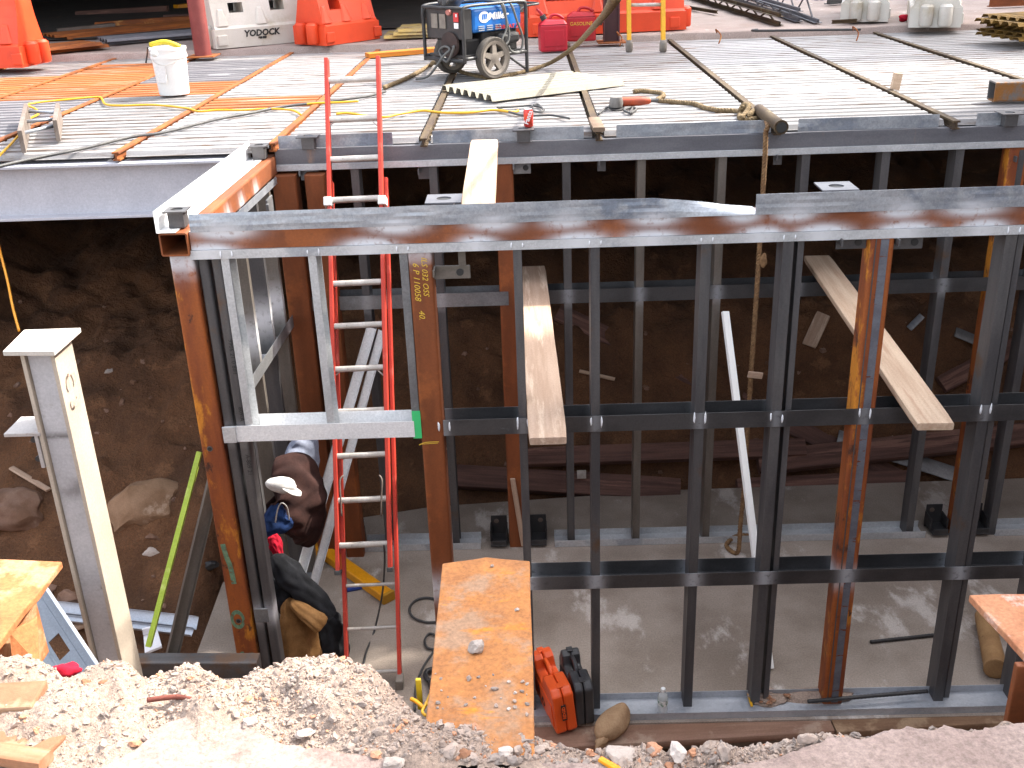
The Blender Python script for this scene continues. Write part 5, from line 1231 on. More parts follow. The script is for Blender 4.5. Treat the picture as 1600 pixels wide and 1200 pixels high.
p = Qy(440, 758, 5.93); g = G(); g.blob((0, 0, 0), (0.10, 0.06, 0.05), 3, 0.12, None, 3); obj('crown', g, C_WHITE, cp, T(*p) @ Matrix.Rotation(0.2, 4, 'Y'), smooth=True)
g = G(); g.blob((0, 0, 0), (0.07, 0.05, 0.008), 3, 0.1, None, 3); obj('peak', g, C_WHITE, cp, T(*(Qy(456, 766, 5.9))) @ Matrix.Rotation(0.5, 4, 'Y'), smooth=True)
garment('navy_jacket', 'navy blue nylon jacket stuffed under the brown fleece', [(Qy(412, 806, 5.85), 0.06), (Qy(428, 812, 5.85), 0.095), (Qy(446, 815, 5.85), 0.06), (Qy(456, 812, 5.85), 0.02)], C_NAVY, seed=3, fold=0.3)
garment('red_cloth', 'red cloth hanging under the navy jacket', [(Qy(424, 835, 5.9), 0.03), (Qy(431, 850, 5.9), 0.045), (Qy(437, 872, 5.9), 0.025)], C_RED, seed=4)
garment('black_sleeve', 'black jacket sleeve slanting down over the clothes heap', [(Qy(425, 868, 5.75), 0.05), (Qy(450, 895, 5.75), 0.085), (Qy(480, 925, 5.75), 0.075), (Qy(508, 955, 5.75), 0.07), (Qy(516, 966, 5.75), 0.05)], C_BLK, seed=5, fold=0.12)
garment('black_jeans', 'black denim folded beneath the slanting sleeve', [(Qy(425, 905, 5.8), 0.06), (Qy(445, 925, 5.8), 0.12), (Qy(460, 945, 5.8), 0.08)], C_BLK, seed=6)
garment('tan_jacket', 'tan canvas work jacket heaped at the foot of the left studs', [(Qy(449, 935, 5.72), 0.05), (Qy(458, 962, 5.72), 0.10), (Qy(468, 1000, 5.72), 0.145), (Qy(476, 1045, 5.72), 0.165), (Qy(480, 1085, 5.72), 0.17)], C_TAN, seed=7, fold=0.10, pleat=0.10, flat=0.5)
garment('tan_sleeve', 'tan canvas cuff poking out under the black sleeve', [(Qy(455, 938, 5.68), 0.03), (Qy(475, 955, 5.66), 0.055), (Qy(497, 972, 5.64), 0.062), (Qy(503, 977, 5.64), 0.06)], C_TAN, seed=8, fold=0.08, pleat=0.05)
garment('black_bag', 'black bag slumped beside the ladder foot', [(Qy(500, 955, 5.9), 0.05), (Qy(512, 985, 5.9), 0.11), (Qy(522, 1020, 5.9), 0.11), (Qy(526, 1050, 5.9), 0.08)], C_BLK, seed=9, fold=0.25)
g = G(); g.tube([Qy(430, 818, 5.8), Qy(434, 795, 5.8), Qy(441, 786, 5.8), Qy(449, 794, 5.8), Qy(452, 812, 5.8)], 0.004, 6, 6); tag(obj('wire_hanger', g, RUNG, smooth=True), 'thin wire hook in front of the brown fleece', 'hook')

# ================================================================== ROPE
def rope(g, pts, r=0.013, pitch=0.07, sub=10):
    path = spline([Vector(p) for p in pts], sub); L = 0.0; acc = [0.0]
    for i in range(1, len(path)): L += (path[i]-path[i-1]).length; acc.append(L)
    N_ = max(8, int(L/0.012)); P_ = []
    j = 0
    for i in range(N_+1):
        s = L*i/N_
        while j < len(acc)-2 and acc[j+1] < s: j += 1
        k = (s-acc[j])/max(1e-6, acc[j+1]-acc[j]); P_.append((path[j].lerp(path[j+1], min(1, k)), s))
    for st in range(3):
        q = []; up = Vector((0.1, 0.2, 1)).normalized()
        for i, (p, s) in enumerate(P_):
            t = (P_[min(i+1, N_)][0]-P_[max(i-1, 0)][0]).normalized(); a = up.cross(t)
            if a.length < 1e-3: a = Vector((1, 0, 0)).cross(t)
            a.normalize(); b = t.cross(a); up = b; th = 2*math.pi*(s/pitch+st/3)
            q.append(p+a*(r*0.55*math.cos(th))+b*(r*0.55*math.sin(th)))
        g.tube(q, r*0.62, 5, 1, smooth=False)
DZ = 3.315
g = G()
rope(g, [P(a, b, z=DZ) for a, b in ((990, 143), (1005, 142), (1020, 144), (1034, 146), (1036, 151), (1028, 155), (1033, 158), (1050, 159), (1070, 161), (1088, 163), (1100, 168), (1120, 172), (1140, 173), (1155, 174))]+[P(1160, 168, z=DZ+0.05), P(1168, 170, z=DZ+0.02), P(1156, 180, z=DZ), P(1160, 186, z=DZ), P(1175, 187, z=DZ), P(1187, 183, z=DZ), P(1184, 177, z=DZ+0.01), P(1170, 180, z=DZ+0.03), P(1185, 171, z=DZ+0.04), P(1195, 180, z=DZ+0.03)], 0.019)
rope(g, [P(1158, 172, z=DZ+0.03), P(1162, 164, z=DZ+0.06), P(1170, 166, z=DZ+0.06), P(1166, 176, z=DZ+0.03), P(1158, 184, z=DZ+0.02)], 0.019)
tag(obj('rope', g, ROPE, smooth=True), 'thick brown rope snaking over the deck to a knot by the pipe end', 'rope')
g = G(); hp = P(1206, 212, z=3.30)
rope(g, [P(1194, 180, z=DZ+0.03), P(1200, 196, z=DZ+0.02), Vector((hp.x, 7.24, 3.28)), Vector((hp.x, 7.22, 3.1)), Vector((hp.x, 7.22, 2.2)), Vector((hp.x-0.005, 7.22, 1.4)), Vector((hp.x-0.01, 7.2, 0.6)), Vector((hp.x-0.02, 7.2, 0.25)), Vector((hp.x-0.04, 7.15, 0.03)), P(1135, 852, z=0.03), P(1150, 838, z=0.03), P(1172, 836, z=0.03), P(1195, 832, z=0.03)], 0.017)
kz = P(1192, 408, y=7.22); g.blob(tuple(kz), (0.028, 0.028, 0.05), 3, 0.3, None, 2)
tag(obj('hanging_rope', g, ROPED, smooth=True), 'dirty rope hanging straight down from the deck edge to the slab', 'rope')
p = P(1180, 586, y=7.2); g = G(); g.box((0, 0, 0), (0.11, 0.012, 0.05)); tag(obj('rope_tag', g, WOOD, None, T(*p) @ Matrix.Rotation(0.15, 4, 'Y'), bevel=0.003), 'small wooden tag tied on the hanging rope', 'tag')
g = G()
rope(g, [P(a, b, z=DZ+0.01*(i % 2)) for i, (a, b) in enumerate(((600, 137), (640, 120), (672, 102)))]+[P(678, 98, z=DZ+0.1), P(700, 104, z=DZ+0.05), P(730, 115, z=DZ), P(760, 121, z=DZ), P(790, 118, z=DZ), P(820, 112, z=DZ), P(860, 98, z=DZ+0.05), P(895, 75, z=DZ+0.25), P(920, 50, z=DZ+0.55), P(945, 22, z=DZ+0.85), P(962, -5, z=DZ+1.1)], 0.019)
tag(obj('rope', g, ROPE, smooth=True), 'tan rope passing under the welder and rising to the right', 'rope')

# ================================================================== CORDS ON THE DECK
def cord(label, pts, r, m, name='deck_cable', zz=DZ):
    g = G(); g.tube([P(a, b, z=zz+0.004) for a, b in pts], r, 6, 6); return tag(obj(name, g, m, smooth=True), label, 'cable')
cord('yellow cord winding over the left deck to the small steel frame', [(-10, 250), (0, 242), (20, 222), (38, 200), (46, 186), (60, 178), (55, 170), (42, 164), (60, 160), (100, 156), (146, 152), (158, 153), (165, 163), (190, 165), (240, 164), (290, 169), (310, 174), (340, 172), (380, 172), (420, 170), (455, 172), (470, 179)], 0.009, YELCORD)
cord('yellow cord lying between the ladder and the soda can', [(525, 178), (545, 177), (572, 181), (600, 183), (625, 178), (660, 173), (690, 176), (730, 176), (770, 172), (800, 175), (810, 173)], 0.010, YELCORD)
cord('yellow cord continuing behind the red ladder', [(470, 163), (500, 161), (530, 160), (560, 158)], 0.010, YELCORD)
cord('long dark cable crossing the left deck in front of the bucket', [(-10, 262), (60, 246), (130, 232), (200, 215), (250, 208), (300, 196), (345, 185), (390, 177), (440, 167), (500, 160), (540, 155), (575, 150), (602, 143)], 0.012, RUBBER)
cord('thin black lead curling behind the soda can', [(776, 168), (800, 167), (830, 165), (846, 168), (848, 174), (835, 174), (829, 168), (840, 163), (850, 172)], 0.008, RUBBER)
cord('thin black lead running right from the soda can', [(780, 170), (800, 176), (815, 180), (830, 181), (860, 180), (880, 183), (890, 185)], 0.009, RUBBER)

# ================================================================== BUCKET
p = P(273, 147, z=DZ); k = thing('bucket', 'white plastic bucket of tools standing on the deck', 'bucket', p)
R_ = 0.155
g = G(); g.lathe([(R_*0.84, 0.004), (R_*0.86, 0.02), (R_*0.97, 0.32), (R_*1.03, 0.32), (R_*1.03, 0.345), (R_*0.99, 0.345), (R_*1.0, 0.39), (R_*1.04, 0.39), (R_*1.04, 0.41), (R_*0.96, 0.41), (R_*0.93, 0.30), (R_*0.8, 0.03)], 36, T(*p)); obj('pail', g, mat('bucket_white', lin(0.72, 0.72, 0.71), lin(0.66, 0.66, 0.65), 3, rough=0.5, grain=0.04), k, smooth=True, auto=40)
g = G(); g.box((0, 0, 0), (0.10, 0.004, 0.14)); obj('worn_label', g, mat('label_faded', lin(0.62, 0.60, 0.59), lin(0.56, 0.54, 0.53), 30, rough=0.6), k, T(p.x-0.045, p.y-R_*0.93, p.z+0.19) @ rotz(-0.3) @ Matrix.Rotation(-0.08, 4, 'X'))
g = G(); g.tube([p+Vector((-0.16, 0, 0.38)), p+Vector((-0.10, -0.12, 0.30)), p+Vector((0.0, -0.17, 0.27)), p+Vector((0.1, -0.12, 0.30)), p+Vector((0.16, 0, 0.38))], 0.0025, 5, 5); obj('bail_handle', g, RUNG, k)
g = G(); g.tube([p+Vector((-0.16, 0.02, 0.43)), p+Vector((-0.02, 0.03, 0.45)), p+Vector((0.10, 0.05, 0.40))], 0.022, 8, 4); o = obj('hand_tool', g, mat('tool_yellow', srgb('#b8a418'), rough=0.5), None, smooth=True); tag(o, 'yellow handled tool lying across the white bucket', 'tool')
g = G(); q = P(229, 92, z=DZ+0.3); g.tube([P(228, 98, z=DZ+0.28), P(230, 85, z=DZ+0.35), P(231, 74, z=DZ+0.45)], 0.008, 6, 3); tag(obj('steel_rod', g, BLACK, smooth=True), 'thin black rod sticking out of the white bucket', 'rod')
g = G(); q = P(241, 84, z=DZ+0.43); g.blob((0, 0, 0), (0.03, 0.02, 0.025), 1, 0.2, None, 2); tag(obj('white_rag', g, C_WHITE, None, T(*q), smooth=True), 'white rag on the left rim of the bucket', 'rag')

# ================================================================== WELDER-GENERATOR
wp = P(768, 122, z=DZ)         # contact point of the near wheel
th = math.radians(42)
e1 = Vector((math.cos(th), math.sin(th), 0)); e2 = Vector((-math.sin(th), math.cos(th), 0))
WR = 0.185; WL, WW = 0.80, 0.56
# local frame: x along the blue side, y across, origin at near side below the axle
Mw = basis(wp+Vector((0, 0, 0)), e1, e2)
wd = thing('welder_generator', 'blue and black wheeled engine welder standing on the deck', 'welder', wp)
def wheel(y):
    w = thing_part = None
    g = G(); n = 28
    prof = [(WR*0.80, -0.035), (WR*0.96, -0.04), (WR, -0.025), (WR, 0.025), (WR*0.96, 0.04), (WR*0.80, 0.035)]
    v = []; f = []
    for i in range(n):
        a = 2*math.pi*i/n
        for (r, z_) in prof: v.append((r*math.cos(a), z_, r*math.sin(a)))
    k_ = len(prof)
    for i in range(n):
        j = (i+1) % n
        for q in range(k_): f.append((i*k_+q, i*k_+(q+1) % k_, j*k_+(q+1) % k_, j*k_+q))
    g.add(v, f); ty = obj('wheel', g, TYRE, wd, Mw @ T(0, y, WR), smooth=True, auto=45)
    g = G(); v = []; f = []
    for i in range(n):
        a = 2*math.pi*i/n
        for (r, z_) in ((WR*0.66, -0.03), (WR*0.82, -0.038), (WR*0.82, 0.038), (WR*0.66, 0.03)): v.append((r*math.cos(a), z_, r*math.sin(a)))
    for i in range(n):
        j = (i+1) % n
        for q in range(4): f.append((i*4+q, i*4+(q+1) % 4, j*4+(q+1) % 4, j*4+q))
    g.add(v, f)
    for s in range(5):
        a = 2*math.pi*s/5+0.3; Mx = Matrix.Rotation(-a, 4, 'Y')
        g.add([(0.03, -0.03, -0.028), (WR*0.7, -0.026, -0.02), (WR*0.7, -0.026, 0.02), (0.03, -0.03, 0.028), (0.03, 0.01, -0.028), (WR*0.7, 0.006, -0.02), (WR*0.7, 0.006, 0.02), (0.03, 0.01, 0.028)], [(0, 1, 2, 3), (7, 6, 5, 4), (0, 4, 5, 1), (1, 5, 6, 2), (2, 6, 7, 3), (3, 7, 4, 0)], Mx)
    obj('rim', g, RIM, ty, Mw @ T(0, y, WR))
    g = G(); g.lathe([(0.045, -0.045), (0.045, 0.03), (0.02, 0.035)], 14, Matrix.Rotation(math.radians(90), 4, 'X')); obj('hub', g, RIM, ty, Mw @ T(0, y, WR), smooth=True, auto=40)
wheel(-0.03); wheel(WW+0.03)
def wbox(name, x0, x1, y0, y1, z0, z1, m, bev=0.01):
    g = G(); g.box(((x0+x1)/2, (y0+y1)/2, (z0+z1)/2), (x1-x0, y1-y0, z1-z0)); return obj(name, g, m, wd, Mw, bevel=bev)
X0, X1 = -0.30, 0.42
hood = wbox('hood', X0+0.10, X1-0.02, 0.0, WW, 0.42, 0.69, BLUE, 0.03)
pan = wbox('control_panel', X0, X0+0.10, 0.005, WW-0.005, 0.36, 0.69, BLACK, 0.01)
wbox('engine_block', -0.05, X1-0.04, 0.05, WW-0.05, 0.22, 0.42, BLACK, 0.015)
wbox('alternator', X0+0.05, -0.05, 0.08, WW-0.08, 0.20, 0.36, BLACK, 0.02)
wbox('muffler', 0.10, X1-0.06, -0.02, 0.06, 0.29, 0.39, BLACK, 0.03)
wbox('base_tray', X0, X1, 0.03, WW-0.03, 0.20, 0.225, BLACK, 0.004)
# tube frame
def wt(name, pts, r=0.018): 
    g = G(); g.tube([Mw @ Vector(p) for p in pts], r, 8, 5); return obj(name, g, BLACK, wd, smooth=True)
for y in (-0.012, WW+0.012):
    wt('frame_tube', [(X0-0.02, y, 0.16), (X0-0.02, y, 0.5), (X0-0.02, y, 0.66), (X0+0.03, y, 0.715), (0.05, y, 0.72), (X1-0.03, y, 0.715), (X1+0.02, y, 0.66), (X1+0.02, y, 0.4), (X1+0.02, y, 0.01)])
    wt('frame_tube', [(X0-0.02, y, 0.20), (0.0, y, 0.20), (X1+0.02, y, 0.20)])
    wt('brace_tube', [(X1+0.015, y, 0.03), (X1-0.25, y, 0.20)], 0.011)
for x, z_ in ((X0-0.02, 0.70), (X0-0.02, 0.18), (X1+0.02, 0.70), (X1+0.02, 0.20)): wt('cross_tube', [(x, -0.012, z_), (x, WW+0.012, z_)])
wt('axle', [(0, -0.06, WR), (0, WW+0.06, WR)], 0.014)
wt('tow_handle', [(X1+0.02, WW*0.2, 0.56), (X1+0.12, WW*0.2, 0.64), (X1+0.30, WW*0.2, 0.66), (X1+0.30, WW*0.8, 0.66), (X1+0.12, WW*0.8, 0.64), (X1+0.02, WW*0.8, 0.56)], 0.013)
# panel details
for (y, z_, s, mm) in ((0.10, 0.60, (0.07, 0.10), REDTXT), (0.10, 0.51, (0.06, 0.06), WHITETXT), (0.09, 0.62, (0.03, 0.04), WHITETXT), (0.30, 0.55, (0.09, 0.16), RIM), (0.42, 0.55, (0.09, 0.16), RIM)):
    g = G(); g.box((X0-0.006, y, z_), (0.012, s[0], s[1])); obj('panel_plate', g, mm, pan, Mw, bevel=0.003)
g = G(); g.lathe([(0.035, 0), (0.03, 0.02)], 14, Mw @ T(X0-0.002, 0.2, 0.65) @ Matrix.Rotation(math.radians(-90), 4, 'Y')); obj('gauge', g, mat('gauge_pink', srgb('#a8685e'), rough=0.5), pan)
g = G(); g.lathe([(0.12, 0), (0.12, 0.02)], 22, Mw @ T(X0+0.0, 0.20, 0.32) @ Matrix.Rotation(math.radians(-90), 4, 'Y')); obj('fan_guard', g, mat('guard_brown', srgb('#3a2a26'), srgb('#2a1e1c'), 8, rough=0.7), wd)
# blue hood details: logo disc, name, louvres, model name
def sideM(x, z_): return Mw @ T(x, -0.0015, z_) @ Matrix.Rotation(math.radians(90), 4, 'X')
g = G(); g.lathe([(0.062, 0), (0.062, 0.002)], 26, sideM(0.0-0.06, 0.585)); obj('logo_disc', g, WHITETXT, hood)
for i in range(3):
    g = G(); g.add([(-0.035+0.022*i, -0.028, 0.003), (-0.018+0.022*i, -0.028, 0.003), (0.0+0.022*i-0.005, 0.032, 0.003), (-0.012+0.022*i-0.012, 0.032, 0.003)], [(0, 1, 2, 3)], sideM(-0.06, 0.585)); obj('logo_bar', g, BLUE, hood)
text('lettering', 'Miller', 0.105, sideM(0.105, 0.585) @ T(0, 0, 0.002), WHITETXT, hood, 0.001, shear=0.2, bold=0.003)
text('lettering', 'BOBCAT 250', 0.06, sideM(0.24, 0.455) @ T(0, 0, 0.002), REDTXT, hood, 0.001, shear=0.1, bold=0.002)
for i in range(3):
    for k2 in range(3):
        g = G(); g.box((-0.10+0.10*i, -0.004, 0.445+0.022*k2), (0.07, 0.010, 0.009)); obj('louvre', g, mat('louvre_grey', lin(0.3, 0.33, 0.36), rough=0.5) if (i, k2) == (0, 0) else bpy.data.materials['louvre_grey'], hood, Mw)
# leads thrown over the hood
def lead(label, pts):
    g = G(); g.tube([Mw @ Vector(p) for p in pts], 0.011, 7, 8); tag(obj('welding_lead', g, mat('lead_grey', lin(0.10, 0.10, 0.095), rough=0.6) if 'lead_grey' not in bpy.data.materials else bpy.data.materials['lead_grey'], smooth=True), label, 'lead')
lead('grey welding lead looped over the blue welder hood', [(0.05, 0.45, 0.73), (0.10, 0.2, 0.75), (0.13, 0.0, 0.72), (0.16, -0.035, 0.60), (0.20, -0.04, 0.42), (0.18, -0.05, 0.32), (0.12, -0.05, 0.28), (0.10, -0.05, 0.33), (0.16, -0.045, 0.42), (0.17, -0.04, 0.56), (0.15, 0.0, 0.73), (0.20, 0.3, 0.74)])
lead('second grey lead hanging lower over the right of the welder hood', [(0.22, 0.4, 0.73), (0.24, 0.1, 0.75), (0.25, -0.02, 0.70), (0.30, -0.04, 0.52), (0.36, -0.05, 0.32), (0.32, -0.05, 0.21), (0.22, -0.05, 0.22), (0.18, -0.05, 0.27)])
lead('black cable coiled on the welder control end', [(X0-0.02, 0.15, 0.30), (X0-0.05, 0.10, 0.30), (X0-0.06, 0.2, 0.17), (X0-0.04, 0.33, 0.25), (X0-0.04, 0.25, 0.30), (X0-0.05, 0.16, 0.28), (X0-0.10, 0.2, 0.22), (X0-0.16, 0.35, 0.05), (X0-0.2, 0.5, 0.01)])
lead('thin cable arching above the welder', [(X0+0.05, 0.3, 0.70), (X0+0.03, 0.2, 0.80), (0.1, 0.3, 0.83), (0.25, 0.3, 0.76), (0.3, 0.35, 0.72)])
g = G(); g.blob((0, 0, 0.00), (0.11, 0.09, 0.09), 4, 0.3, None, 2); tag(obj('welding_mask', g, BLACK, None, Mw @ T(X0+0.10, 0.30, 0.76), smooth=True), 'black welding mask lying on top of the welder', 'mask')

# squat proportions of the upper body
def kids(o):
    out = []
    for c_ in o.children: out += [c_]+kids(c_)
    return out
for o in kids(wd)+[q for q in bpy.data.objects if q.name.startswith(('welding_lead', 'welding_mask'))]:
    W_ = worldloc(o); Wi = W_.inverted()
    for v in o.data.vertices:
        p = W_ @ v.co; hgt = p.z-wp.z
        if hgt > 0.38: p.z = wp.z+0.38+(hgt-0.38)*0.80
        v.co = Wi @ p

# ================================================================== FUEL CANS
def fuelcan(label, p, w, d, h, m, rz, spout=True, txt=None):
    t = thing('fuel_can', label, 'fuel can', p); M = T(*p) @ rotz(rz)
    g = G(); g.box((0, 0, h*0.42), (w, d, h*0.84)); g.add([(-w/2, -d/2, h*0.84), (w/2, -d/2, h*0.84), (w/2, d/2, h*0.84), (-w/2, d/2, h*0.84), (-w*0.30, -d*0.3, h), (w*0.42, -d*0.3, h*0.97), (w*0.42, d*0.3, h*0.97), (-w*0.30, d*0.3, h)], [(4, 5, 6, 7), (0, 1, 5, 4), (1, 2, 6, 5), (2, 3, 7, 6), (3, 0, 4, 7)])
    obj('can_body', g, m, t, M, bevel=0.02)
    g = G(); g.tube([(-w*0.1, 0, h*0.98), (-w*0.02, 0, h*1.10), (w*0.2, 0, h*1.10), (w*0.42, 0, h*0.98)], 0.016, 8, 5); obj('handle', g, m, t, M, smooth=True)
    if spout:
        g = G(); g.lathe([(0.034, 0), (0.034, 0.05), (0.028, 0.055)], 14, T(-w*0.30, 0, h*0.98) @ Matrix.Rotation(-0.5, 4, 'Y')); obj('spout_collar', g, BLACK, t, M, smooth=True, auto=40)
        g = G(); g.tube([(-w*0.34, 0, h*1.06), (-w*0.44, 0, h*1.2), (-w*0.58, 0, h*1.32)], 0.026, 8, 5, rfun=lambda u: 1-0.55*u); obj('spout', g, m, t, M, smooth=True)
    g = G(); g.box((0, -d/2-0.003, h*0.42), (w*0.72, 0.008, h*0.5)); obj('front_panel', g, m, t, M, bevel=0.01)
    if txt: text('lettering', txt, 0.055, M @ T(0, -d/2-0.008, h*0.6) @ Matrix.Rotation(math.radians(90), 4, 'X'), YELTXT, t, 0.001)
p = P(863, 81, z=DZ); fuelcan('red plastic fuel can with spout in front of the other can', (p.x+0.01, p.y+0.09, p.z), 0.30, 0.19, 0.34, CANRED, 0.15)
p = P(908, 62, z=GZ); fuelcan('darker red fuel can against the long orange barrier', (p.x, p.y-0.05, GZ-0.005), 0.33, 0.2, 0.32, mat('can_red_dark', srgb('#b0101e'), srgb('#9c0c18'), 4, rough=0.5), -0.05, False, 'GASOLINE')

# ================================================================== SMALL THINGS ON THE DECK
# soda can on a lug
p = P(826, 199, y=7.42); zc = 3.352
sc = thing('soda_can', 'orange soda can standing on the deck edge lug', 'can', (p.x, 7.38, zc))
g = G(); g.lathe([(0.026, 0), (0.033, 0.008), (0.033, 0.108), (0.026, 0.12)], 20, T(p.x, 7.38, zc)); obj('can_wall', g, CANORANGE, sc, smooth=True, auto=50)
g = G(); g.lathe([(0.025, 0.1205), (0.025, 0.122)], 18, T(p.x, 7.38, zc)); obj('lid', g, GALVB, sc)
text('lettering', 'Fanta', 0.045, basis((p.x, 7.38-0.034, zc+0.07), (0.35, 0, 0.93), (-0.93, 0, 0.35)), WHITETXT, sc, 0.0008, bold=0.001)
# angle grinder
p = P(968, 168, z=DZ); gr = thing('angle_grinder', 'orange and grey angle grinder lying on the deck', 'grinder', p)
M = T(p.x, p.y, p.z+0.04) @ rotz(0.12)
g = G(); g.lathe([(0.034, 0), (0.036, 0.02), (0.034, 0.16), (0.026, 0.23), (0.02, 0.24)], 14, Matrix.Rotation(math.radians(90), 4, 'Y')); obj('motor_body', g, mat('tool_orange', srgb('#b84a20'), srgb('#8a3a22'), 9, rough=0.6), gr, M, smooth=True, auto=50)
g = G(); g.lathe([(0.05, -0.03), (0.055, 0.0), (0.045, 0.045)], 14); obj('gear_head', g, mat('tool_grey', lin(0.2, 0.19, 0.18), lin(0.13, 0.12, 0.11), 9, rough=0.6), gr, M @ T(-0.03, -0.02, 0), smooth=True, auto=50)
g = G(); g.lathe([(0.062, -0.006), (0.062, 0.0)], 18); obj('disc', g, BLACK, gr, M @ T(-0.03, -0.03, -0.028) @ Matrix.Rotation(0.3, 4, 'X'))
g = G(); g.tube([M @ Vector(q) for q in ((0.24, 0, 0), (0.30, 0.0, 0.0))], 0.012, 8, 1); obj('strain_relief', g, RUBBER, gr)
cord('black lead looped round the angle grinder', [(935, 178), (945, 170), (955, 165), (970, 160), (985, 161), (990, 164), (985, 176), (990, 174), (994, 170), (985, 168), (975, 172), (985, 177)], 0.009, RUBBER)
# loose corrugated sheet
cs_ = P(703, 137, z=DZ+0.02); ce = P(905, 128, z=DZ+0.02); cn = P(770, 156, z=DZ+0.02)
ax = (P(960, 130, z=DZ)-cn); L = ax.length; ax.normalize(); wv = cs_-cn; nW = 7
g = G(); kx = 0
prof = []
Wd = wv.length; pit = Wd/nW
for k2 in range(nW): prof += [(k2*pit, 0), (k2*pit+0.1*pit, 0), (k2*pit+0.28*pit, 0.045), (k2*pit+0.72*pit, 0.045), (k2*pit+0.9*pit, 0)]
prof.append((Wd, 0)); n = len(prof)
for x in (0, L):
    for a, b in prof: g.v.append((x, a, b))
    for a, b in prof: g.v.append((x, a, b-0.004))
K = 2*n
for i in range(n-1): g.f += [(i, K+i, K+i+1, i+1), (n+i, n+i+1, K+n+i+1, K+n+i), (i, i+1, n+i+1, n+i), (K+i, K+n+i, K+n+i+1, K+i+1)]
g.f += [(0, n, K+n, K), (n-1, K+n-1, K+n+n-1, n+n-1)]
g.m = [0]*len(g.f)
wv.normalize(); Zc = Vector((0, 0, 1)); Mx = Matrix.Identity(4)
for i in range(3): Mx[i][0] = ax[i]; Mx[i][1] = wv[i]; Mx[i][2] = Zc[i]; Mx[i][3] = (cn+Vector((0, 0, -0.012)))[i]
tag(obj('corrugated_sheet', g, mat('sheet_pale', lin(0.30, 0.28, 0.22), lin(0.24, 0.215, 0.17), 3, rough=0.6, metal=0.1), None, Mx), 'loose pale corrugated sheet lying askew before the welder', 'sheet')
# pipe resting on a joist, end towards the viewer
A, B = P(1221, 199, z=DZ+0.045), P(1186, 172, z=DZ+0.04)
t = thing('steel_pipe', 'short olive steel pipe lying on a joist at the deck edge', 'pipe', A)
Mp, L = frame(A, B); g = G(); v = []; f = []; n = 20
for x, r in ((0, 0.03), (0, 0.042), (L, 0.042), (L, 0.03)):
    for i in range(n): v.append((x, r*math.cos(2*math.pi*i/n), r*math.sin(2*math.pi*i/n)))
for q in range(4):
    for i in range(n): f.append((q*n+i, q*n+(i+1) % n, ((q+1) % 4)*n+(i+1) % n, ((q+1) % 4)*n+i))
g.add(v, f); obj('pipe_wall', g, JOLIVE, t, Mp, smooth=True, auto=40)
g = G(); g.lathe([(0.047, 0), (0.047, 0.02), (0.034, 0.02), (0.034, 0)], 20, Matrix.Rotation(math.radians(90), 4, 'Y')); obj('end_collar', g, JOLIVE, t, Mp, smooth=True, auto=40)
g = G(); g.lathe([(0.034, -0.003), (0.034, -0.0005)], 20, Matrix.Rotation(math.radians(90), 4, 'Y')); obj('pipe_bore', g, BLACKTXT, t, Mp)
# flat bar beside the grinder joist
A, B = P(928, 186, z=DZ+0.03), P(936, 203, z=DZ+0.03)
plank('flat_bar', A, B, 0.085, 0.03, mat('bar_brown', srgb('#7d6a58'), srgb('#665140'), 5, rough=0.8), 'brown flat bar lying on the joist end below the grinder', n=4)
# small wood block standing
p = P(1398, 139, z=DZ); g = G(); g.box((0, 0, 0.06), (0.065, 0.05, 0.13)); tag(obj('wood_block', g, WOODL, None, T(*p) @ Matrix.Rotation(0.12, 4, 'Y'), bevel=0.004), 'small pale wood block standing alone on the right deck', 'block')
# steel tube section on the right edge
A, B = P(1549, 142, z=DZ+0.07), P(1720, 138, z=DZ+0.07)
hollow_t = thing('steel_tube', 'dark square steel tube lying across the right edge of the deck', 'tube', A)
hollow('tube_wall', 0.15, 0.14, 0.01, A, B, mat('tube_dark', lin(0.12, 0.12, 0.13), lin(0.16, 0.14, 0.12), 3, rough=0.5, metal=0.3, c3=srgb('#8a5a28'), s3=3, t3=0.5), hollow_t)
# small steel ladder-like frame at the left
sfm = thing('steel_bracket', 'small grey steel frame of two plates and rods on the left deck', 'bracket', P(45, 240, z=DZ))
pa, pb = P(38, 240, z=DZ), P(46, 188, z=DZ); pc_, pd = P(92, 222, z=DZ), P(95, 188, z=DZ)
for a, b in ((pa, pb), (pc_, pd)):
    sweep('side_plate', rect(0.03, 0.15), a+Vector((0, 0, 0.08)), b+Vector((0, 0, 0.06)), mat('bracket_grey', lin(0.12, 0.09, 0.07), lin(0.18, 0.15, 0.13), 5, rough=0.6) if 'bracket_grey' not in bpy.data.materials else bpy.data.materials['bracket_grey'], sfm, bevel=0.003)
for u in (0.2, 0.55, 0.9):
    g = G(); g.tube([pa.lerp(pb, u)+Vector((0, 0, 0.09)), pc_.lerp(pd, u*0.9)+Vector((0, 0, 0.09))], 0.013, 8, 1); obj('rod', g, GALV, sfm, smooth=True)
# reflective litter ring and wires
for (a, b) in ((968, 66), (1123, 62), (1338, 58)):
    g = G(); q = P(a, b+6, z=DZ+0.02); g.tube([q, q+Vector((0.03, 0.05, 0.08)), q+Vector((-0.02, 0.1, 0.14)), q+Vector((0.0, 0.14, 0.10))], 0.008, 5, 4)
    tag(obj('bent_wire', g, JRUST, smooth=True), {968: 'bent rusty wire at the foot of the dark maroon column', 1123: 'bent rusty wire on the rear deck edge right of the yellow ladder', 1338: 'bent rusty wire at the rear deck edge below the white barriers'}[a], 'wire')

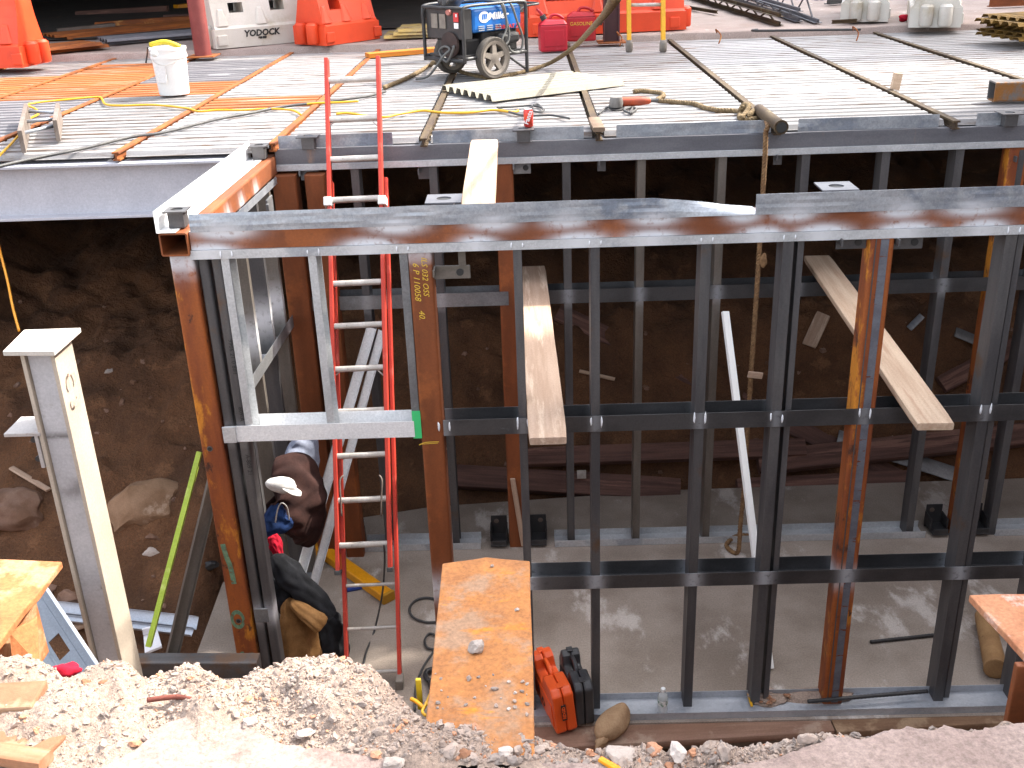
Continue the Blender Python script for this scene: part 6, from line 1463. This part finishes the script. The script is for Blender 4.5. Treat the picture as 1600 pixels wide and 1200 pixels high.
# ================================================================== STEEL STACKS BEHIND
def barjoist(label, a, b, h, m, z=GZ, n=16):
    A, B = P(*a, z=z), P(*b, z=z); t = thing('bar_joist', label, 'joist', A)
    M, L = frame(A, B)
    for zz in (0.0, h):
        for s in (-1, 1):
            g = G(); g.prism([(s*0.008, zz), (s*0.05, zz), (s*0.05, zz+0.006), (s*0.014, zz+0.006), (s*0.014, zz+0.045), (s*0.008, zz+0.045)], L); obj('chord', g, m, t, M)
    pts = [(L*(i+0.5)/n, 0, 0.02 if i % 2 == 0 else h+0.02) for i in range(n)]
    g = G(); g.tube(pts, 0.012, 6, 1, smooth=False); obj('web_bar', g, m, t, M)
DARKJ = mat('joist_grey', lin(0.13, 0.13, 0.15), lin(0.19, 0.18, 0.19), 4, rough=0.6, metal=0.2)
barjoist('grey bar joist with zigzag web lying behind the deck', (1278, 36), (1120, -22), 0.26, DARKJ)
barjoist('second grey bar joist lying left of the zigzag one', (1248, 34), (1085, -20), 0.12, DARKJ)
barjoist('olive brown bar joist nearest the orange barrier', (1218, 40), (1062, -8), 0.10, JOLIVE)
A, B = P(1180, 48, z=GZ+0.02), P(1345, 46, z=GZ+0.02)
g = G(); g.tube([A+Vector((0.05, 0.12, 0)), A, A.lerp(B, 0.5), B], 0.014, 7, 3); tag(obj('steel_bar', g, BLACK, smooth=True), 'long dark steel bar with a hooked end before the joists', 'bar')
def sheetstack(label, a, b, w, n, m, z=GZ, rz=0, cat='sheet stack'):
    A, B = P(*a, z=z), P(*b, z=z); t = thing('deck_sheet_stack', label, cat, A); M, L = frame(A, B)
    for k2 in range(n):
        g = sheetgeo(max(2, int(w/PITCH)), 0, L); 
        for i, v in enumerate(g.v): g.v[i] = (v[0], v[1], v[2]-DT+0.045)
        obj('deck_sheet', g, m, t, M @ T(rnd.uniform(-.1, .1), rnd.uniform(-.04, .04), 0.035*k2))
sheetstack('yellowish rusted corrugated sheets stacked at the top right', (1600, 66), (1760, 56), 0.75, 6, mat('sheet_yellow_rust', srgb('#8a6a2c'), srgb('#5e4620'), 5, rough=0.8))
sheetstack('pale yellow corrugated sheets behind the left orange barrier', (612, 62), (720, 58), 0.75, 3, PALEYEL)
def stack2(label, a, b, w, m, z=GZ): sheetstack(label, a, b, w, 2, m, z)
stack2('dark rusty sheets stacked in the shade at the upper left', (55, 88), (165, 76), 0.6, JRUST)
stack2('grey steel sheets lying in the shade behind the bucket', (165, 72), (330, 58), 0.6, DARKJ)
stack2('brown rusted sheets far back in the shade', (95, 64), (330, 42), 0.6, JRUST)
A, B = P(720, 55, z=GZ), P(720, 30, z=GZ)
g = G(); p = P(1405, 32, z=GZ); g.blob((0, 0, 0), (0.06, 0.045, 0.04), 6, 0.3, None, 2); tag(obj('red_rag', g, C_RED, None, T(p.x+0.05, p.y, GZ+0.03), smooth=True), 'crumpled red rag on the ground between the white barriers', 'rag')
A, B = P(1428, 14, z=GZ), P(1422, -12, z=GZ)
stick('pale_pipe', 'pale green pipe lying between the two white barriers', 'pipe', A+Vector((0, 0, 0.04)), B+Vector((0, 0, 0.35)), rrect(0.08, 0.08, 0.03), mat('pipe_green', srgb('#8fa89a'), rough=0.5), bevel=0)

# steel stock far back on the right
for i, (a, b, m_, l) in enumerate((((1292, 8), (1342, 3), BLACK, 'dark steel beam lying behind the joists left of the white barriers'), ((1545, 12), (1680, 6), RUSTRED, 'reddish steel beam lying beyond the yellowish sheet stack'), ((1060, 12), (1120, 22), JOLIVE, 'brown steel beam end behind the long orange barrier'), ((1300, 38), (1338, 36), JOLIVE, 'thin rusty flat lying at the foot of the left white barrier'))):
    A, B = P(*a, z=GZ), P(*b, z=GZ); A.z = B.z = GZ+(0.16 if i < 2 else 0.05)
    hh = 0.15 if i < 2 else 0.045
    tag(sweep('steel_beam', ibeam(hh, hh*0.8, 0.012, 0.012), A, B, m_, None), l, 'steel beam')
# dark clutter in the shelter
for i, (px, py, L_, rz, m_, l) in enumerate(((150, 40, 1.9, 0.15, JRUST, 'rusty angle iron deep in the shelter at upper left'), (260, 28, 1.2, -0.3, WOODD, 'dark timber baulk deep in the shelter behind the bucket'), (120, 22, 1.6, 0.05, WOODD, 'dark timber baulk at the very back of the shelter'), (275, 12, 0.7, 0.9, YELPAINT, 'dim yellow beam end standing in the shelter'), (90, 50, 0.8, 0.5, GREYT, 'dull grey steel scrap beside the left orange barrier'))):
    p = P(px, py, z=GZ+0.03); d = Vector((math.cos(rz), math.sin(rz), 0.02))*L_
    plank('scrap_length', p, p+d, 0.16, 0.10, m_, l, n=4)
for o in bpy.data.objects:
    if o.parent is None and 'category' in o and 'kind' not in o: o['kind'] = 'thing'
